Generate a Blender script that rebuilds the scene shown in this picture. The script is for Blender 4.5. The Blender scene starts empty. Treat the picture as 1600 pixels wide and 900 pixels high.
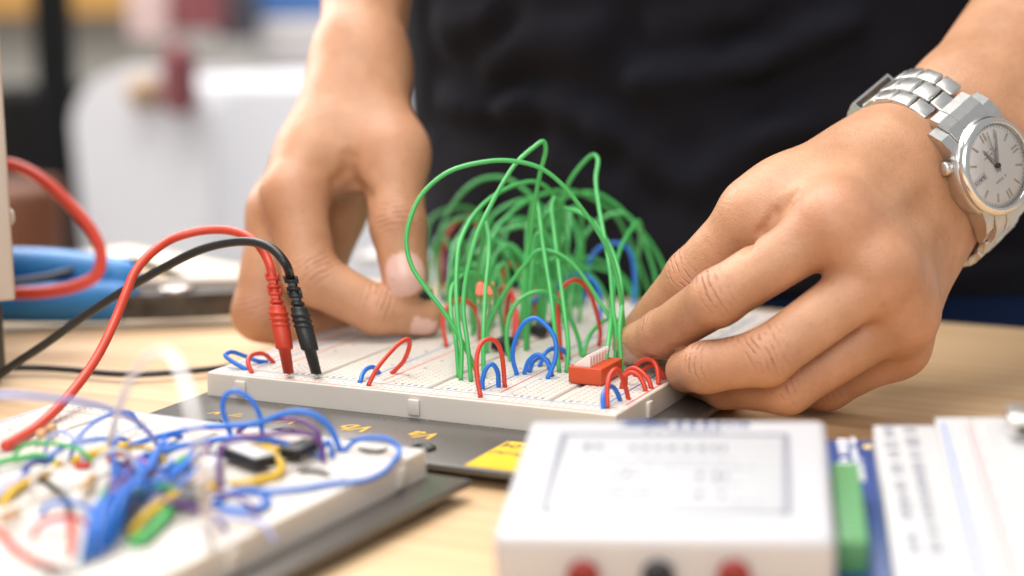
import bpy, bmesh, math, random
import numpy as np
from mathutils import Vector, Matrix
random.seed(7); np.random.seed(7)
sc = bpy.context.scene
COL = sc.collection
S = 0.001                                   # everything below is written in millimetres; table top at z = -6

# ------------------------------------------------------------------ camera
CAM = np.array([364.636, -485.999, 141.480])
CR = np.array([0.9030977, 0.42933002, -0.00950107])
CU = np.array([-0.0660074, 0.16064057, 0.98480335])
CF = np.array([-0.4243319, 0.8887465, -0.17341308])
FPX = 2667.0
cd = bpy.data.cameras.new('camera'); cam = bpy.data.objects.new('camera', cd); COL.objects.link(cam)
cd.sensor_width = 36.0; cd.lens = FPX * 36 / 1600; cd.clip_start = 0.02; cd.clip_end = 60
cam.matrix_world = Matrix(((CR[0], CU[0], -CF[0], CAM[0]*S), (CR[1], CU[1], -CF[1], CAM[1]*S), (CR[2], CU[2], -CF[2], CAM[2]*S), (0, 0, 0, 1)))
cd.dof.use_dof = True; cd.dof.focus_distance = 0.578; cd.dof.aperture_fstop = 4.5; cd.dof.aperture_blades = 0
sc.camera = cam

# ------------------------------------------------------------------ world, lamps, exposure
w = bpy.data.worlds.new('World'); sc.world = w; w.use_nodes = True
bg = w.node_tree.nodes['Background']; bg.inputs[0].default_value = (0.93, 0.96, 1.0, 1); bg.inputs[1].default_value = 0.36
def area(name, loc, target, size, power, col):
    l = bpy.data.lights.new(name, 'AREA'); l.energy = power; l.color = col; l.shape = 'RECTANGLE'; l.size, l.size_y = size
    o = bpy.data.objects.new(name, l); COL.objects.link(o)
    o.location = Vector(loc); d = Vector(target) - Vector(loc)
    o.rotation_euler = d.to_track_quat('-Z', 'Y').to_euler(); return o
area('ceiling_lamp', (-0.15, -0.15, 1.7), (0.1, 0.1, 0), (1.1, 1.0), 25, (1.0, 0.97, 0.93))
area('front_window', (0.75, -1.85, 1.15), (0.15, 0.1, 0.05), (1.4, 1.0), 22, (1.0, 0.98, 0.96))
area('window_light', (-1.9, 0.5, 0.95), (0.1, 0.1, 0.05), (1.4, 1.2), 45, (1.0, 0.98, 0.96))
area('room_light', (-1.4, 2.0, 2.2), (-1.3, 1.9, -0.7), (2.2, 2.2), 135, (1.0, 0.98, 0.96))
sc.view_settings.view_transform = 'Standard'; sc.view_settings.look = 'None'
sc.view_settings.exposure = 0.33; sc.view_settings.gamma = 1.0
sc.render.engine = 'CYCLES'
sc.cycles.max_bounces = 8; sc.cycles.use_denoising = True; sc.cycles.caustics_reflective = False; sc.cycles.caustics_refractive = False

# ------------------------------------------------------------------ helpers: rays of the photograph -> points in the place
def ond(u, v, t):                            # the point t mm away along the view axis
    return CAM + t * (CR*(u-800)/FPX - CU*(v-450)/FPX + CF)
def onz(u, v, z):                            # the point at height z
    d = CR*(u-800)/FPX - CU*(v-450)/FPX + CF
    return CAM + d * (z-CAM[2]) / d[2]
def depth(p): return float((np.asarray(p) - CAM) @ CF)
def view(x, y, z): return CR*x + CU*y - CF*z   # vector given as right / up / towards the viewer

def mat(name, col, rough=0.5, metal=0.0, bump=0.0, bscale=400.0, var=0.0, vscale=60.0, sss=0.0, ssr=(1, .3, .2), coat=0.0, spec=0.5, rvar=0.0):
    m = bpy.data.materials.new(name); m.use_nodes = True; nt = m.node_tree
    p = nt.nodes['Principled BSDF']; p.inputs['Base Color'].default_value = (*col, 1)
    p.inputs['Roughness'].default_value = rough; p.inputs['Metallic'].default_value = metal
    p.inputs['Specular IOR Level'].default_value = spec
    p.inputs['Coat Weight'].default_value = coat
    if sss > 0:
        p.inputs['Subsurface Weight'].default_value = sss; p.inputs['Subsurface Radius'].default_value = ssr; p.inputs['Subsurface Scale'].default_value = 0.003
    tc = nt.nodes.new('ShaderNodeTexCoord')
    def noise(s, d=4):
        n = nt.nodes.new('ShaderNodeTexNoise'); n.inputs['Scale'].default_value = s; n.inputs['Detail'].default_value = d
        nt.links.new(tc.outputs['Object'], n.inputs['Vector']); return n
    if var > 0:
        n = noise(vscale); r = nt.nodes.new('ShaderNodeMapRange'); r.inputs['To Min'].default_value = 1-var; r.inputs['To Max'].default_value = 1+var
        r.inputs['From Min'].default_value = 0.3; r.inputs['From Max'].default_value = 0.7
        nt.links.new(n.outputs['Fac'], r.inputs['Value'])
        mx = nt.nodes.new('ShaderNodeMix'); mx.data_type = 'RGBA'; mx.blend_type = 'MULTIPLY'; mx.inputs['Factor'].default_value = 1
        mx.inputs[6].default_value = (*col, 1); nt.links.new(r.outputs[0], mx.inputs[7]); nt.links.new(mx.outputs[2], p.inputs['Base Color'])
    if rvar > 0:
        n = noise(vscale*2.3); r = nt.nodes.new('ShaderNodeMapRange'); r.inputs['To Min'].default_value = max(0, rough-rvar); r.inputs['To Max'].default_value = rough+rvar
        nt.links.new(n.outputs['Fac'], r.inputs['Value']); nt.links.new(r.outputs[0], p.inputs['Roughness'])
    if bump > 0:
        n = noise(bscale, 6); b = nt.nodes.new('ShaderNodeBump'); b.inputs['Strength'].default_value = bump; b.inputs['Distance'].default_value = 0.0005
        nt.links.new(n.outputs['Fac'], b.inputs['Height']); nt.links.new(b.outputs[0], p.inputs['Normal'])
    return m

M = {}
M['green'] = mat('green_insulation', (0.065, 0.43, 0.105), 0.36, var=.10, vscale=40, sss=.0, rvar=.08)
M['red'] = mat('red_insulation', (0.60, 0.045, 0.018), 0.38, var=.08, vscale=40, rvar=.08)
M['blue'] = mat('blue_insulation', (0.012, 0.16, 0.62), 0.38, var=.10, vscale=40, rvar=.08)
M['navy'] = mat('navy_insulation', (0.02, 0.04, 0.25), 0.4)
M['yellow'] = mat('yellow_insulation', (0.72, 0.44, 0.01), 0.4, var=.06)
M['purple'] = mat('purple_insulation', (0.14, 0.05, 0.22), 0.4, var=.06)
M['black'] = mat('black_insulation', (0.012, 0.012, 0.013), 0.4, rvar=.1)
M['white'] = mat('white_insulation', (0.78, 0.76, 0.76), 0.4)
M['lavender'] = mat('pale_blue_insulation', (0.36, 0.42, 0.75), 0.4)
M['redsoft'] = mat('red_silicone_rubber', (0.62, 0.055, 0.025), 0.42, var=.06, rvar=.1)
M['redplug'] = mat('red_moulded_plastic', (0.60, 0.05, 0.02), 0.45, bump=.15, bscale=900)
M['blackplug'] = mat('black_moulded_plastic', (0.014, 0.015, 0.015), 0.45, bump=.2, bscale=900)
M['abs'] = mat('white_breadboard_plastic', (0.66, 0.61, 0.55), 0.42, var=.025, vscale=30, sss=.25, ssr=(1, .85, .7), bump=.05, bscale=700)
M['abs2'] = mat('white_grained_plastic', (0.53, 0.52, 0.515), 0.42, bump=.06, bscale=500)
M['tin'] = mat('tinned_metal', (0.62, 0.58, 0.5), 0.3, 1.0)
M['steel'] = mat('brushed_steel', (0.70, 0.685, 0.66), 0.33, 1.0, bump=.04, bscale=1500, rvar=.08, vscale=300)
M['polish'] = mat('polished_steel', (0.80, 0.78, 0.74), 0.2, 1.0)
M['darksteel'] = mat('dark_inside_steel', (0.12, 0.11, 0.09), 0.45, .6)
M['chip'] = mat('black_chip_epoxy', (0.013, 0.013, 0.014), 0.5, bump=.2, bscale=1500)
M['ink_blue'] = mat('blue_print', (0.05, 0.16, 0.48), 0.5)
M['ink_red'] = mat('red_print', (0.62, 0.10, 0.08), 0.5)
M['ink_black'] = mat('black_print', (0.06, 0.06, 0.07), 0.6)
M['ink_grey'] = mat('grey_print', (0.09, 0.09, 0.14), 0.6)
M['ink_pale'] = mat('pale_lilac_print', (0.21, 0.21, 0.25), 0.6)
M['ink_gold'] = mat('golden_yellow_print', (0.72, 0.42, 0.03), 0.5)
M['plate'] = mat('dark_grey_coated_metal', (0.085, 0.076, 0.066), 0.28, 0.0, bump=.10, bscale=1600, var=.15, vscale=900, spec=.8)
M['dust'] = mat('pale_dust', (0.5, 0.47, 0.42), 0.9)
M['label_yellow'] = mat('yellow_sticker', (0.78, 0.50, 0.015), 0.4, var=.05)
M['dip'] = mat('orange_red_switch_plastic', (0.55, 0.065, 0.015), 0.48, bump=.12, bscale=1200, var=.05)
M['lever'] = mat('white_lever_plastic', (0.82, 0.74, 0.70), 0.4, sss=.2)
M['shell'] = mat('white_device_plastic', (0.50, 0.49, 0.505), 0.35, bump=.05, bscale=900, sss=.1, ssr=(1, .9, .9))
M['screen'] = mat('pale_display_panel', (0.46, 0.455, 0.465), 0.45)
M['jackred'] = mat('dark_red_jack', (0.26, 0.018, 0.012), 0.4)
M['jackblack'] = mat('black_jack', (0.012, 0.014, 0.02), 0.4)
M['pcb'] = mat('blue_circuit_board', (0.008, 0.055, 0.22), 0.35, var=.15, vscale=200)
M['termgreen'] = mat('green_terminal_plastic', (0.12, 0.33, 0.13), 0.45)
M['instr'] = mat('beige_grey_painted_metal', (0.56, 0.50, 0.44), 0.5, bump=.1, bscale=900)
M['instrdark'] = mat('dark_grey_plastic_base', (0.05, 0.05, 0.045), 0.5)
M['bluegrip'] = mat('blue_rubber_grip', (0.03, 0.25, 0.66), 0.4, var=.12, vscale=50)
M['iron'] = mat('dark_tool_steel', (0.06, 0.055, 0.05), 0.35, .7, var=.5, vscale=120)
M['iron_light'] = mat('bright_tool_steel', (0.55, 0.5, 0.46), 0.35, .8)
M['paper'] = mat('cream_card', (0.62, 0.54, 0.42), 0.7)
M['tan'] = mat('tan_resistor_body', (0.62, 0.36, 0.16), 0.5, var=.3, vscale=300)

# a mesh under construction, in millimetres
class MB:
    def __init__(s): s.v = []; s.f = []; s.n = 0; s.sm = []; s.mi = []
    def add(s, verts, faces, smooth=False, mi=0):
        verts = np.asarray(verts, float)
        s.v.append(verts); s.f += [tuple(i + s.n for i in f) for f in faces]; s.sm += [smooth]*len(faces); s.mi += [mi]*len(faces); s.n += len(verts)
    def build(s, name, m, parent=None, origin=None, label=None):
        V = np.concatenate(s.v) if s.v else np.zeros((0, 3))
        if parent is not None: org = np.array(parent.get('_o', (0, 0, 0)))
        else:
            org = np.array(origin if origin is not None else ((V.min(0)+V.max(0))/2*[1, 1, 0] + [0, 0, V[:, 2].min()]), float)
        me = bpy.data.meshes.new(name); me.from_pydata([tuple(r) for r in ((V-org)*S)], [], s.f); me.update()
        me.polygons.foreach_set('use_smooth', s.sm)
        for x in (m if isinstance(m, (list, tuple)) else [m]): me.materials.append(x)
        me.polygons.foreach_set('material_index', s.mi)
        o = bpy.data.objects.new(name, me); COL.objects.link(o)
        if parent is not None: o.parent = parent
        else: o.location = Vector(org*S)
        o['_o'] = [float(x) for x in org]
        return o
def thing(name, label, cat, at, group=None):
    o = bpy.data.objects.new(name, None); COL.objects.link(o); o.location = Vector(np.asarray(at, float)*S); o['_o'] = [float(x) for x in at]
    o.empty_display_size = 0.01
    return tag(o, label, cat, group)
def tag(o, label=None, cat=None, group=None, kind=None):
    if label: o['label'] = label
    if cat: o['category'] = cat
    if group: o['group'] = group
    if kind: o['kind'] = kind
    return o
I3 = np.eye(3)
def frame(x, z):                              # columns x, y, z from an x direction and an approximate z
    x = np.asarray(x, float); x = x/np.linalg.norm(x); z = np.asarray(z, float); z = z - x*(z@x); z = z/np.linalg.norm(z)
    return np.stack([x, np.cross(z, x), z], 1)
def rotz(a): c, s_ = math.cos(a), math.sin(a); return np.array([[c, -s_, 0], [s_, c, 0], [0, 0, 1.]])
def box(mb, c, size, F=I3, bev=0.0, seg=2, mi=0, smooth=None):
    bm = bmesh.new(); bmesh.ops.create_cube(bm, size=1.0)
    for v in bm.verts: v.co = Vector((v.co.x*size[0], v.co.y*size[1], v.co.z*size[2]))
    if bev > 0: bmesh.ops.bevel(bm, geom=list(bm.edges), offset=bev, segments=seg, profile=.5, affect='EDGES', clamp_overlap=True)
    bm.verts.ensure_lookup_table(); bm.verts.index_update()
    V = np.array([v.co[:] for v in bm.verts]) @ F.T + np.asarray(c, float)
    mb.add(V, [[v.index for v in f.verts] for f in bm.faces], bev > 0 if smooth is None else smooth, mi); bm.free()
def vprism(mb, poly, z0, z1, org=(0, 0, 0), F=I3, mi=0):   # closed outline in the local xy plane, raised from z0 to z1
    n = len(poly); V = [(x, y, z0) for x, y in poly] + [(x, y, z1) for x, y in poly]
    fs = [list(range(n))[::-1], list(range(n, 2*n))] + [[i, (i+1) % n, n+(i+1) % n, n+i] for i in range(n)]
    mb.add(np.array(V, float) @ F.T + np.asarray(org, float), fs, False, mi)
def lathe(mb, prof, org, F=I3, n=32, mi=0, smooth=True, cap=True):   # prof: (radius, height) along the local z
    V = []; fs = []
    for r, h in prof:
        for k in range(n): a = 2*math.pi*k/n; V.append((r*math.cos(a), r*math.sin(a), h))
    for i in range(len(prof)-1):
        for k in range(n): k2 = (k+1) % n; fs.append((i*n+k, i*n+k2, (i+1)*n+k2, (i+1)*n+k))
    if cap: fs.append(list(range(n))[::-1]); fs.append([(len(prof)-1)*n+k for k in range(n)])
    mb.add(np.array(V) @ F.T + np.asarray(org, float), fs, smooth, mi)
def spline(P, per=8):
    P = np.asarray(P, float); Q = [P[0]]
    E = np.vstack([2*P[0]-P[1], P, 2*P[-1]-P[-2]])
    for i in range(1, len(E)-2):
        p0, p1, p2, p3 = E[i-1:i+3]
        d01, d12, d23 = [max(np.linalg.norm(b-a), 1e-6)**.5 for a, b in ((p0, p1), (p1, p2), (p2, p3))]
        m1 = (p1-p0)/d01 - (p2-p0)/(d01+d12) + (p2-p1)/d12; m2 = (p2-p1)/d12 - (p3-p1)/(d12+d23) + (p3-p2)/d23
        m1 *= d12; m2 *= d12
        for k in range(1, per+1):
            t = k/per; t2, t3 = t*t, t*t*t
            Q.append((2*t3-3*t2+1)*p1 + (t3-2*t2+t)*m1 + (-2*t3+3*t2)*p2 + (t3-t2)*m2)
    return np.array(Q)
def tube(mb, P, r, n=10, mi=0):
    P = np.asarray(P, float); r = np.broadcast_to(np.asarray(r, float), (len(P),))
    T = np.gradient(P, axis=0); T /= np.linalg.norm(T, axis=1)[:, None]+1e-12
    a = np.cross(T[0], [0.31, .2, .9]); a /= np.linalg.norm(a); V = []; fs = []
    for i in range(len(P)):
        a = a - T[i]*(a@T[i]); a /= np.linalg.norm(a); b = np.cross(T[i], a)
        for k in range(n): an = 2*math.pi*k/n; V.append(P[i] + r[i]*(a*math.cos(an)+b*math.sin(an)))
    for i in range(len(P)-1):
        for k in range(n): k2 = (k+1) % n; fs.append((i*n+k, i*n+k2, (i+1)*n+k2, (i+1)*n+k))
    fs.append(list(range(n))[::-1]); fs.append([(len(P)-1)*n+k for k in range(n)])
    mb.add(V, fs, True, mi)
_tc = {}
def text(mb, s, size, org, F=I3, shear=0.0, bold=0.0, h=0.06, mi=0, align='CENTER', sx=1.0):   # flat lettering, a hair thick
    c = bpy.data.curves.new('t', 'FONT'); c.body = s; c.size = size; c.align_x = align; c.align_y = 'CENTER'; c.shear = shear; c.offset = bold; c.extrude = h/2; c.resolution_u = 3
    o = bpy.data.objects.new('t', c); COL.objects.link(o); dg = bpy.context.evaluated_depsgraph_get(); me = o.evaluated_get(dg).to_mesh()
    V = np.array([v.co[:] for v in me.vertices]).reshape(-1, 3)*[sx, 1, 1]; fs = [list(p.vertices) for p in me.polygons]
    if len(V): mb.add(V @ F.T + np.asarray(org, float), fs, False, mi)
    o.evaluated_get(dg).to_mesh_clear(); bpy.data.objects.remove(o); bpy.data.curves.remove(c)
def scribble(mb, n, length, size, org, F, mi=0, h=0.05, dens=.8):  # an unreadable row of printed strokes
    x = -length/2; rnd = random.Random(int(abs(org[0]*31+org[1]*17))+n)
    while x < length/2:
        wd = size*rnd.uniform(.3, .75)
        if rnd.random() < dens:
            box(mb, np.asarray(org)+F@np.array([x+wd/2, 0, 0]), (wd*.75, size*rnd.uniform(.55, 1), h), F, mi=mi)
        x += wd*1.25
# ------------------------------------------------------------------ the room
TZ = -6.0
def node_wood():
    m = bpy.data.materials.new('pale_pine'); m.use_nodes = True; nt = m.node_tree; p = nt.nodes['Principled BSDF']
    N = nt.nodes.new; L = nt.links.new
    tc = N('ShaderNodeTexCoord'); mp = N('ShaderNodeMapping'); mp.inputs['Scale'].default_value = (1.6, 26, 26); mp.inputs['Rotation'].default_value = (0, 0, math.radians(3))
    L(tc.outputs['Object'], mp.inputs['Vector'])
    n1 = N('ShaderNodeTexNoise'); n1.inputs['Scale'].default_value = 1.0; n1.inputs['Detail'].default_value = 5; n1.inputs['Distortion'].default_value = .6; L(mp.outputs[0], n1.inputs['Vector'])
    mp2 = N('ShaderNodeMapping'); mp2.inputs['Scale'].default_value = (5, 300, 300); mp2.inputs['Rotation'].default_value = (0, 0, math.radians(3)); L(tc.outputs['Object'], mp2.inputs['Vector'])
    n2 = N('ShaderNodeTexNoise'); n2.inputs['Scale'].default_value = 1.0; n2.inputs['Detail'].default_value = 4; L(mp2.outputs[0], n2.inputs['Vector'])
    wv = N('ShaderNodeTexWave'); wv.bands_direction = 'Y'; wv.inputs['Scale'].default_value = 1.1; wv.inputs['Distortion'].default_value = 5; wv.inputs['Detail'].default_value = 2; wv.inputs['Detail Scale'].default_value = .6; L(mp.outputs[0], wv.inputs['Vector'])
    r = N('ShaderNodeValToRGB'); r.color_ramp.elements[0].position = .31; r.color_ramp.elements[0].color = (0.60, 0.375, 0.185, 1); r.color_ramp.elements[1].position = .74; r.color_ramp.elements[1].color = (0.77, 0.565, 0.35, 1)
    a1 = N('ShaderNodeMath'); a1.operation = 'MULTIPLY_ADD'; a1.inputs[1].default_value = .66; L(n1.outputs['Fac'], a1.inputs[0])
    a2 = N('ShaderNodeMath'); a2.operation = 'MULTIPLY'; a2.inputs[1].default_value = .08; L(wv.outputs['Fac'], a2.inputs[0]); L(a2.outputs[0], a1.inputs[2])
    a3 = N('ShaderNodeMath'); a3.operation = 'MULTIPLY_ADD'; a3.inputs[1].default_value = .30; L(n2.outputs['Fac'], a3.inputs[0]); L(a1.outputs[0], a3.inputs[2])
    L(a3.outputs[0], r.inputs[0]); L(r.outputs[0], p.inputs['Base Color'])
    p.inputs['Roughness'].default_value = .42
    b = N('ShaderNodeBump'); b.inputs['Strength'].default_value = .12; b.inputs['Distance'].default_value = .0004; L(a3.outputs[0], b.inputs['Height']); L(b.outputs[0], p.inputs['Normal'])
    return m
WOOD = node_wood()
tb = thing('workbench', 'pale pine workbench under the circuit boards, cream at left and tan at right', 'table', (100, -250, TZ))
mb = MB(); box(mb, (50, -267, TZ-15), (1900, 1064, 30), bev=2); mb.build('tabletop', WOOD, tb)
for sx in (-860, 960):
    for sy in (-760, 230): mb = MB(); box(mb, (sx, sy, TZ-390), (60, 60, 719), bev=2); mb.build('leg', WOOD, tb)
FZ = -756.0
mb = MB(); box(mb, (-500, 1500, FZ-10), (9000, 9000, 20)); tag(mb.build('floor', mat('grey_floor', (0.42, 0.41, 0.40), .5, var=.1, vscale=3)), kind='structure')
mb = MB(); F = frame(CR*[1, 1, 0], (0, 0, 1)); c = ond(400, 200, 5600); c[2] = 500
box(mb, c, (7000, 60, 2600), F); tag(mb.build('wall', mat('warm_grey_wall', (0.40, 0.37, 0.34), .8)), kind='structure')

# ------------------------------------------------------------------ breadboards
P254 = 2.54
def holed(mb, x0, x1, y0, y1, xs, ys, z1, z0=0.0, hole=.95, deep=1.5, ch=0.35, O=(0, 0, 0), F=I3):
    """a solid strip whose top really is pierced by a grid of square holes"""
    gx = [x0+ch]; gy = [y0+ch]
    for x in xs: gx += [x-hole/2, x+hole/2]
    for y in ys: gy += [y-hole/2, y+hole/2]
    gx.append(x1-ch); gy.append(y1-ch); nx, ny = len(gx), len(gy)
    V = [(x, y, z1) for y in gy for x in gx]; fs = []
    for j in range(ny-1):
        for i in range(nx-1):
            a, b, c, d = j*nx+i, j*nx+i+1, (j+1)*nx+i+1, (j+1)*nx+i
            if i % 2 and j % 2:
                n = len(V); V += [(gx[i], gy[j], z1-deep), (gx[i+1], gy[j], z1-deep), (gx[i+1], gy[j+1], z1-deep), (gx[i], gy[j+1], z1-deep)]
                fs += [(a, b, n+1, n), (b, c, n+2, n+1), (c, d, n+3, n+2), (d, a, n, n+3), (n, n+1, n+2, n+3)]
            else: fs.append((a, b, c, d))
    n = len(V); c = [0, nx-1, ny*nx-1, (ny-1)*nx]
    V += [(x0, y0, z1-ch), (x1, y0, z1-ch), (x1, y1, z1-ch), (x0, y1, z1-ch), (x0, y0, z0), (x1, y0, z0), (x1, y1, z0), (x0, y1, z0)]
    sides = [[j for j in range(nx)], [j*nx+nx-1 for j in range(ny)], [ny*nx-1-j for j in range(nx)], [(ny-1-j)*nx for j in range(ny)]]
    for k in range(4):
        fs.append(tuple([n+k, n+(k+1) % 4] + sides[k][::-1])); fs.append((n+4+k, n+4+(k+1) % 4, n+(k+1) % 4, n+k))
    fs.append((n+7, n+6, n+5, n+4))
    mb.add(np.array(V) @ F.T + np.asarray(O, float), fs)

BT = 8.4                                       # board thickness
def breadboard(label, O, F, x0, x1, depth_, As, bus, lines, fx, back=True):
    O = np.asarray(O, float); r = thing('breadboard', label, 'breadboard', O + F@np.array([(x0+x1)/2, depth_/2, 0]))
    T = lambda p: O + F@np.asarray(p, float)
    y1 = depth_-10.2
    for a in As:                               # five + five columns round a groove
        m = MB(); ys = [12.9+P254*k for k in range(int((y1-14)/P254))]
        holed(m, a-2.5, a+12.4, 9.75, y1, [a+P254*k for k in range(5)], ys, BT, O=O, F=F)
        holed(m, a+15.54, a+30.4, 9.75, y1, [a+P254*(7+k) for k in range(5)], ys, BT, O=O, F=F)
        box(m, T((a+13.97, (9.75+y1)/2, 3.65)), (3.1, y1-9.8, 7.3), F)
        m.build('terminal_strip', M['abs'], r)
        m = MB()
        for k in range(5):
            for b in (0, 7): text(m, 'abcdefghij'[k+(5 if b else 0)].upper(), 1.8, T((a+P254*(k+b), 10.95, BT+.04)), F@rotz(math.pi), bold=.03)
        for n in [1]+list(range(5, len(ys), 5)):
            for xx in (a-1.75, a+29.7): text(m, str(n), 1.25, T((xx, 12.9+P254*(n-1), BT+.04)), F@rotz(math.pi), bold=.03)
        m.build('lettering', M['ink_black'], r)
    for (b0, b1, hx) in bus:
        m = MB(); holed(m, b0, b1, 9.75, y1, hx, [15.4+P254*k for k in range(int((y1-20)/P254)) if k % 6 != 5], BT, O=O, F=F); m.build('bus_strip', M['abs'], r)
    for (ya, yb) in ([(0, 9.6)] + ([(y1+.15, depth_)] if back else [])):
        m = MB(); holed(m, x0, x1, ya, yb, fx, [ya+3.7, ya+6.25], BT, O=O, F=F); m.build('bus_strip', M['abs'], r)
    mr, mbl = MB(), MB()
    for x, c in lines: box(mr if c == 'r' else mbl, T((x, (9.75+y1)/2+1, BT+.03)), (.6, y1-14, .05), F)
    for ya in (0, y1+.15):
        box(mr, T(((x0+x1)/2, ya+1.2, BT+.03)), (x1-x0-6, .38, .05), F); box(mbl, T(((x0+x1)/2, ya+8.7, BT+.03)), (x1-x0-6, .38, .05), F)
    mr.build('red_line', M['ink_red'], r); mbl.build('blue_line', M['ink_blue'], r)
    return r
ony0 = lambda u, v, y: (lambda d: CAM + d*(y-CAM[1])/d[1])(CR*(u-800)/FPX - CU*(v-450)/FPX + CF)
bus1 = [(12.5, 35.3, [17, 19.54, 27.2, 29.74]), (68.6, 80.3, [72.3, 74.84]), (113.6, 125.3, [117.3, 119.84]), (158.6, 168.5, [162.2, 164.74])]
lin1 = [(15, 'b'), (21.6, 'r'), (25.2, 'b'), (31.8, 'r'), (70.3, 'b'), (76.8, 'r'), (115.3, 'b'), (121.8, 'r'), (160.2, 'b'), (166.7, 'r')]
fx1 = [19+P254*k for k in range(58) if k % 6 != 5]
B1 = breadboard('white breadboard crowded with green jumper wires, worked on by the two hands', (0, 0, 0), I3, 12.5, 168.5, 185.0, (38.0, 83.0, 128.0), bus1, lin1, fx1)
for u, v in ((377, 601), (648, 643)):           # moulded tabs on the front edge
    p = ony0(u, v, 0.0); m = MB(); box(m, (p[0], -.55, 3.9), (4.2, 1.3, 5.4), bev=.3); m.build('edge_tab', M['abs'], B1)
for y in (28, 120): m = MB(); box(m, (168.5+.55, y, 3.9), (1.3, 4.2, 5.4), bev=.3); m.build('edge_tab', M['abs'], B1)

pl = thing('mounting_plate', 'dark grey metal plate under the breadboard with the green wires, with yellow lettering', 'mounting plate', (96, 76, -2.2))
m = MB(); box(m, (96, 76.5, -1.15), (174, 245, 2.2), bev=.5); m.build('plate', M['plate'], pl)
for x in (18, 174):
    for y in (-36, 190): m = MB(); lathe(m, [(5, TZ), (4.6, -2.3)], (x, y, 0), n=20); m.build('rubber_foot', M['blackplug'], pl)
FB = rotz(math.pi)
m = MB()
for u, v, s in ((666, 680, 'Va'), (561, 669, 'Vb'), (452, 657, 'Vc')): p = onz(u, v, 0.0); text(m, s, 10.5, p+[0, 0, .02], FB, shear=.35, bold=.12, sx=1.0)
p = onz(366, 648, 0.0)                           # earth mark: a V and three bars
for k, wd in enumerate((5.2, 3.6, 2.0)): box(m, (p[0]+1.2, p[1]-1.6+1.7*k, .03), (wd, .55, .06))
text(m, 'V', 6, (p[0]-6.2, p[1], .02), FB, shear=.35, bold=.1)
m.build('lettering', M['ink_gold'], pl)
m = MB(); a = onz(722, 726, 0.0); b = onz(768, 687, 0.0)
LY = [(a[0]+1, a[1]-.6), (a[0]+38, a[1]-.6), (a[0]+38, b[1]+.5), (a[0]+1, b[1]+.5)]
vprism(m, LY, 0.0, .12); st = m.build('sticker', M['label_yellow'], pl)
m = MB(); text(m, 'Model', 5.0, (*onz(799, 710, 0)[:2], .15), FB, shear=.25, bold=.0); text(m, '-04', 6.0, (*onz(806, 698, 0)[:2], .15), FB, shear=.25, bold=.02)
box(m, (*onz(795, 691, 0)[:2], .15), (.4, 5, .05)); m.build('sticker_lettering', M['ink_black'], pl)
for i, (u, v) in enumerate(((660, 694), (543, 686), (441, 669), (327, 655))):
    p = onz(u, v, 1.5); m = MB(); lathe(m, [(4.3, 0.02), (4.3, .5), (4.0, .8), (2.0, .85), (1.8, .4)], (p[0], max(p[1], -39.5), 0), n=28); m.build('terminal_cap', M['blackplug'], pl)
m = MB()                                        # dust specks lying on the plate
for k in range(110):
    x, y = random.uniform(12, 165), random.choice([random.uniform(-45, -1), random.uniform(-4, -.6)])
    box(m, (x, y, .09), (random.uniform(.12, .4), random.uniform(.12, .3), .12), rotz(random.random()*3))
tag(m.build('dust', M['dust'], pl), kind='stuff')

F2 = rotz(math.radians(-1.75)); L2 = 139.0; D2 = 185.0
O2 = np.array([132.6, -59.8, 0]) - F2@np.array([L2, D2, 0])
bus2 = [(0, 10.2, [3.7, 6.24]), (43.5, 55.2, [47.2, 49.8]), (88.5, 100.2, [92.2, 94.8]), (133.4, 139, [135.5])]
lin2 = [(45.2, 'b'), (51.6, 'r'), (90.2, 'b'), (96.6, 'r'), (1.8, 'b')]
B2 = breadboard('white breadboard in the lower left corner under a blurred tangle of coloured wires', O2, F2, 0, L2, D2, (12.8, 57.8, 102.8), bus2, lin2, [6+P254*k for k in range(51) if k % 6 != 5])
for y in (15, 90, 170): m = MB(); box(m, O2+F2@np.array([L2+.5, y, 3.9]), (1.3, 4.2, 5.6), F2, bev=.3); m.build('edge_tab', M['abs'], B2)
pl2 = thing('mounting_plate', 'dark grey plate under the lower left breadboard, its pointed corner by the wood', 'mounting plate', (60, -150, -2.2))
m = MB(); F3 = rotz(math.radians(-3.6)); box(m, np.array([146, -56.5, -1.15])+F3@np.array([-87, -110, 0]), (174, 220, 2.2), F3, bev=.5); m.build('plate', M['plate'], pl2)
for dx in (-165, -10):
    for dy in (-205, -14): m = MB(); q = np.array([146, -56.5, 0])+F3@np.array([dx, dy, 0]); lathe(m, [(5, TZ), (4.6, -2.3)], q, n=20); m.build('rubber_foot', M['blackplug'], pl2)

# ------------------------------------------------------------------ chips, switch and lamps on the board
sw = thing('dip_switch', 'orange red switch block with white levers pinched between thumb and forefinger', 'switch', (143.4, 43.5, BT))
m = MB(); box(m, (143.4, 43.5, 11.55), (12.2, 19.2, 5.6), bev=.35); box(m, (143.4, 34.9, 8.75), (9, .6, .6)); m.build('body', M['dip'], sw)
for k in range(7):
    m = MB(); y = 36.2+P254*k
    q = [(-3.4, 0), (-3.5, .5), (-.4, 2.9), (1.0, 3.9), (2.0, 4.1), (2.5, 3.4), (2.5, 0)]
    vprism(m, q, -.78, .78, (142.3, y, 14.3), np.array([[1, 0, 0], [0, 0, -1.], [0, 1, 0]])); m.build('lever', M['lever'], sw)
for k in range(8):
    for sx in (-1, 1): m = MB(); box(m, (143.4+sx*5.08, 34.9+P254*k, 7.9), (.5, .3, 1.8)); m.build('pin', M['tin'], sw)
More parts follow.
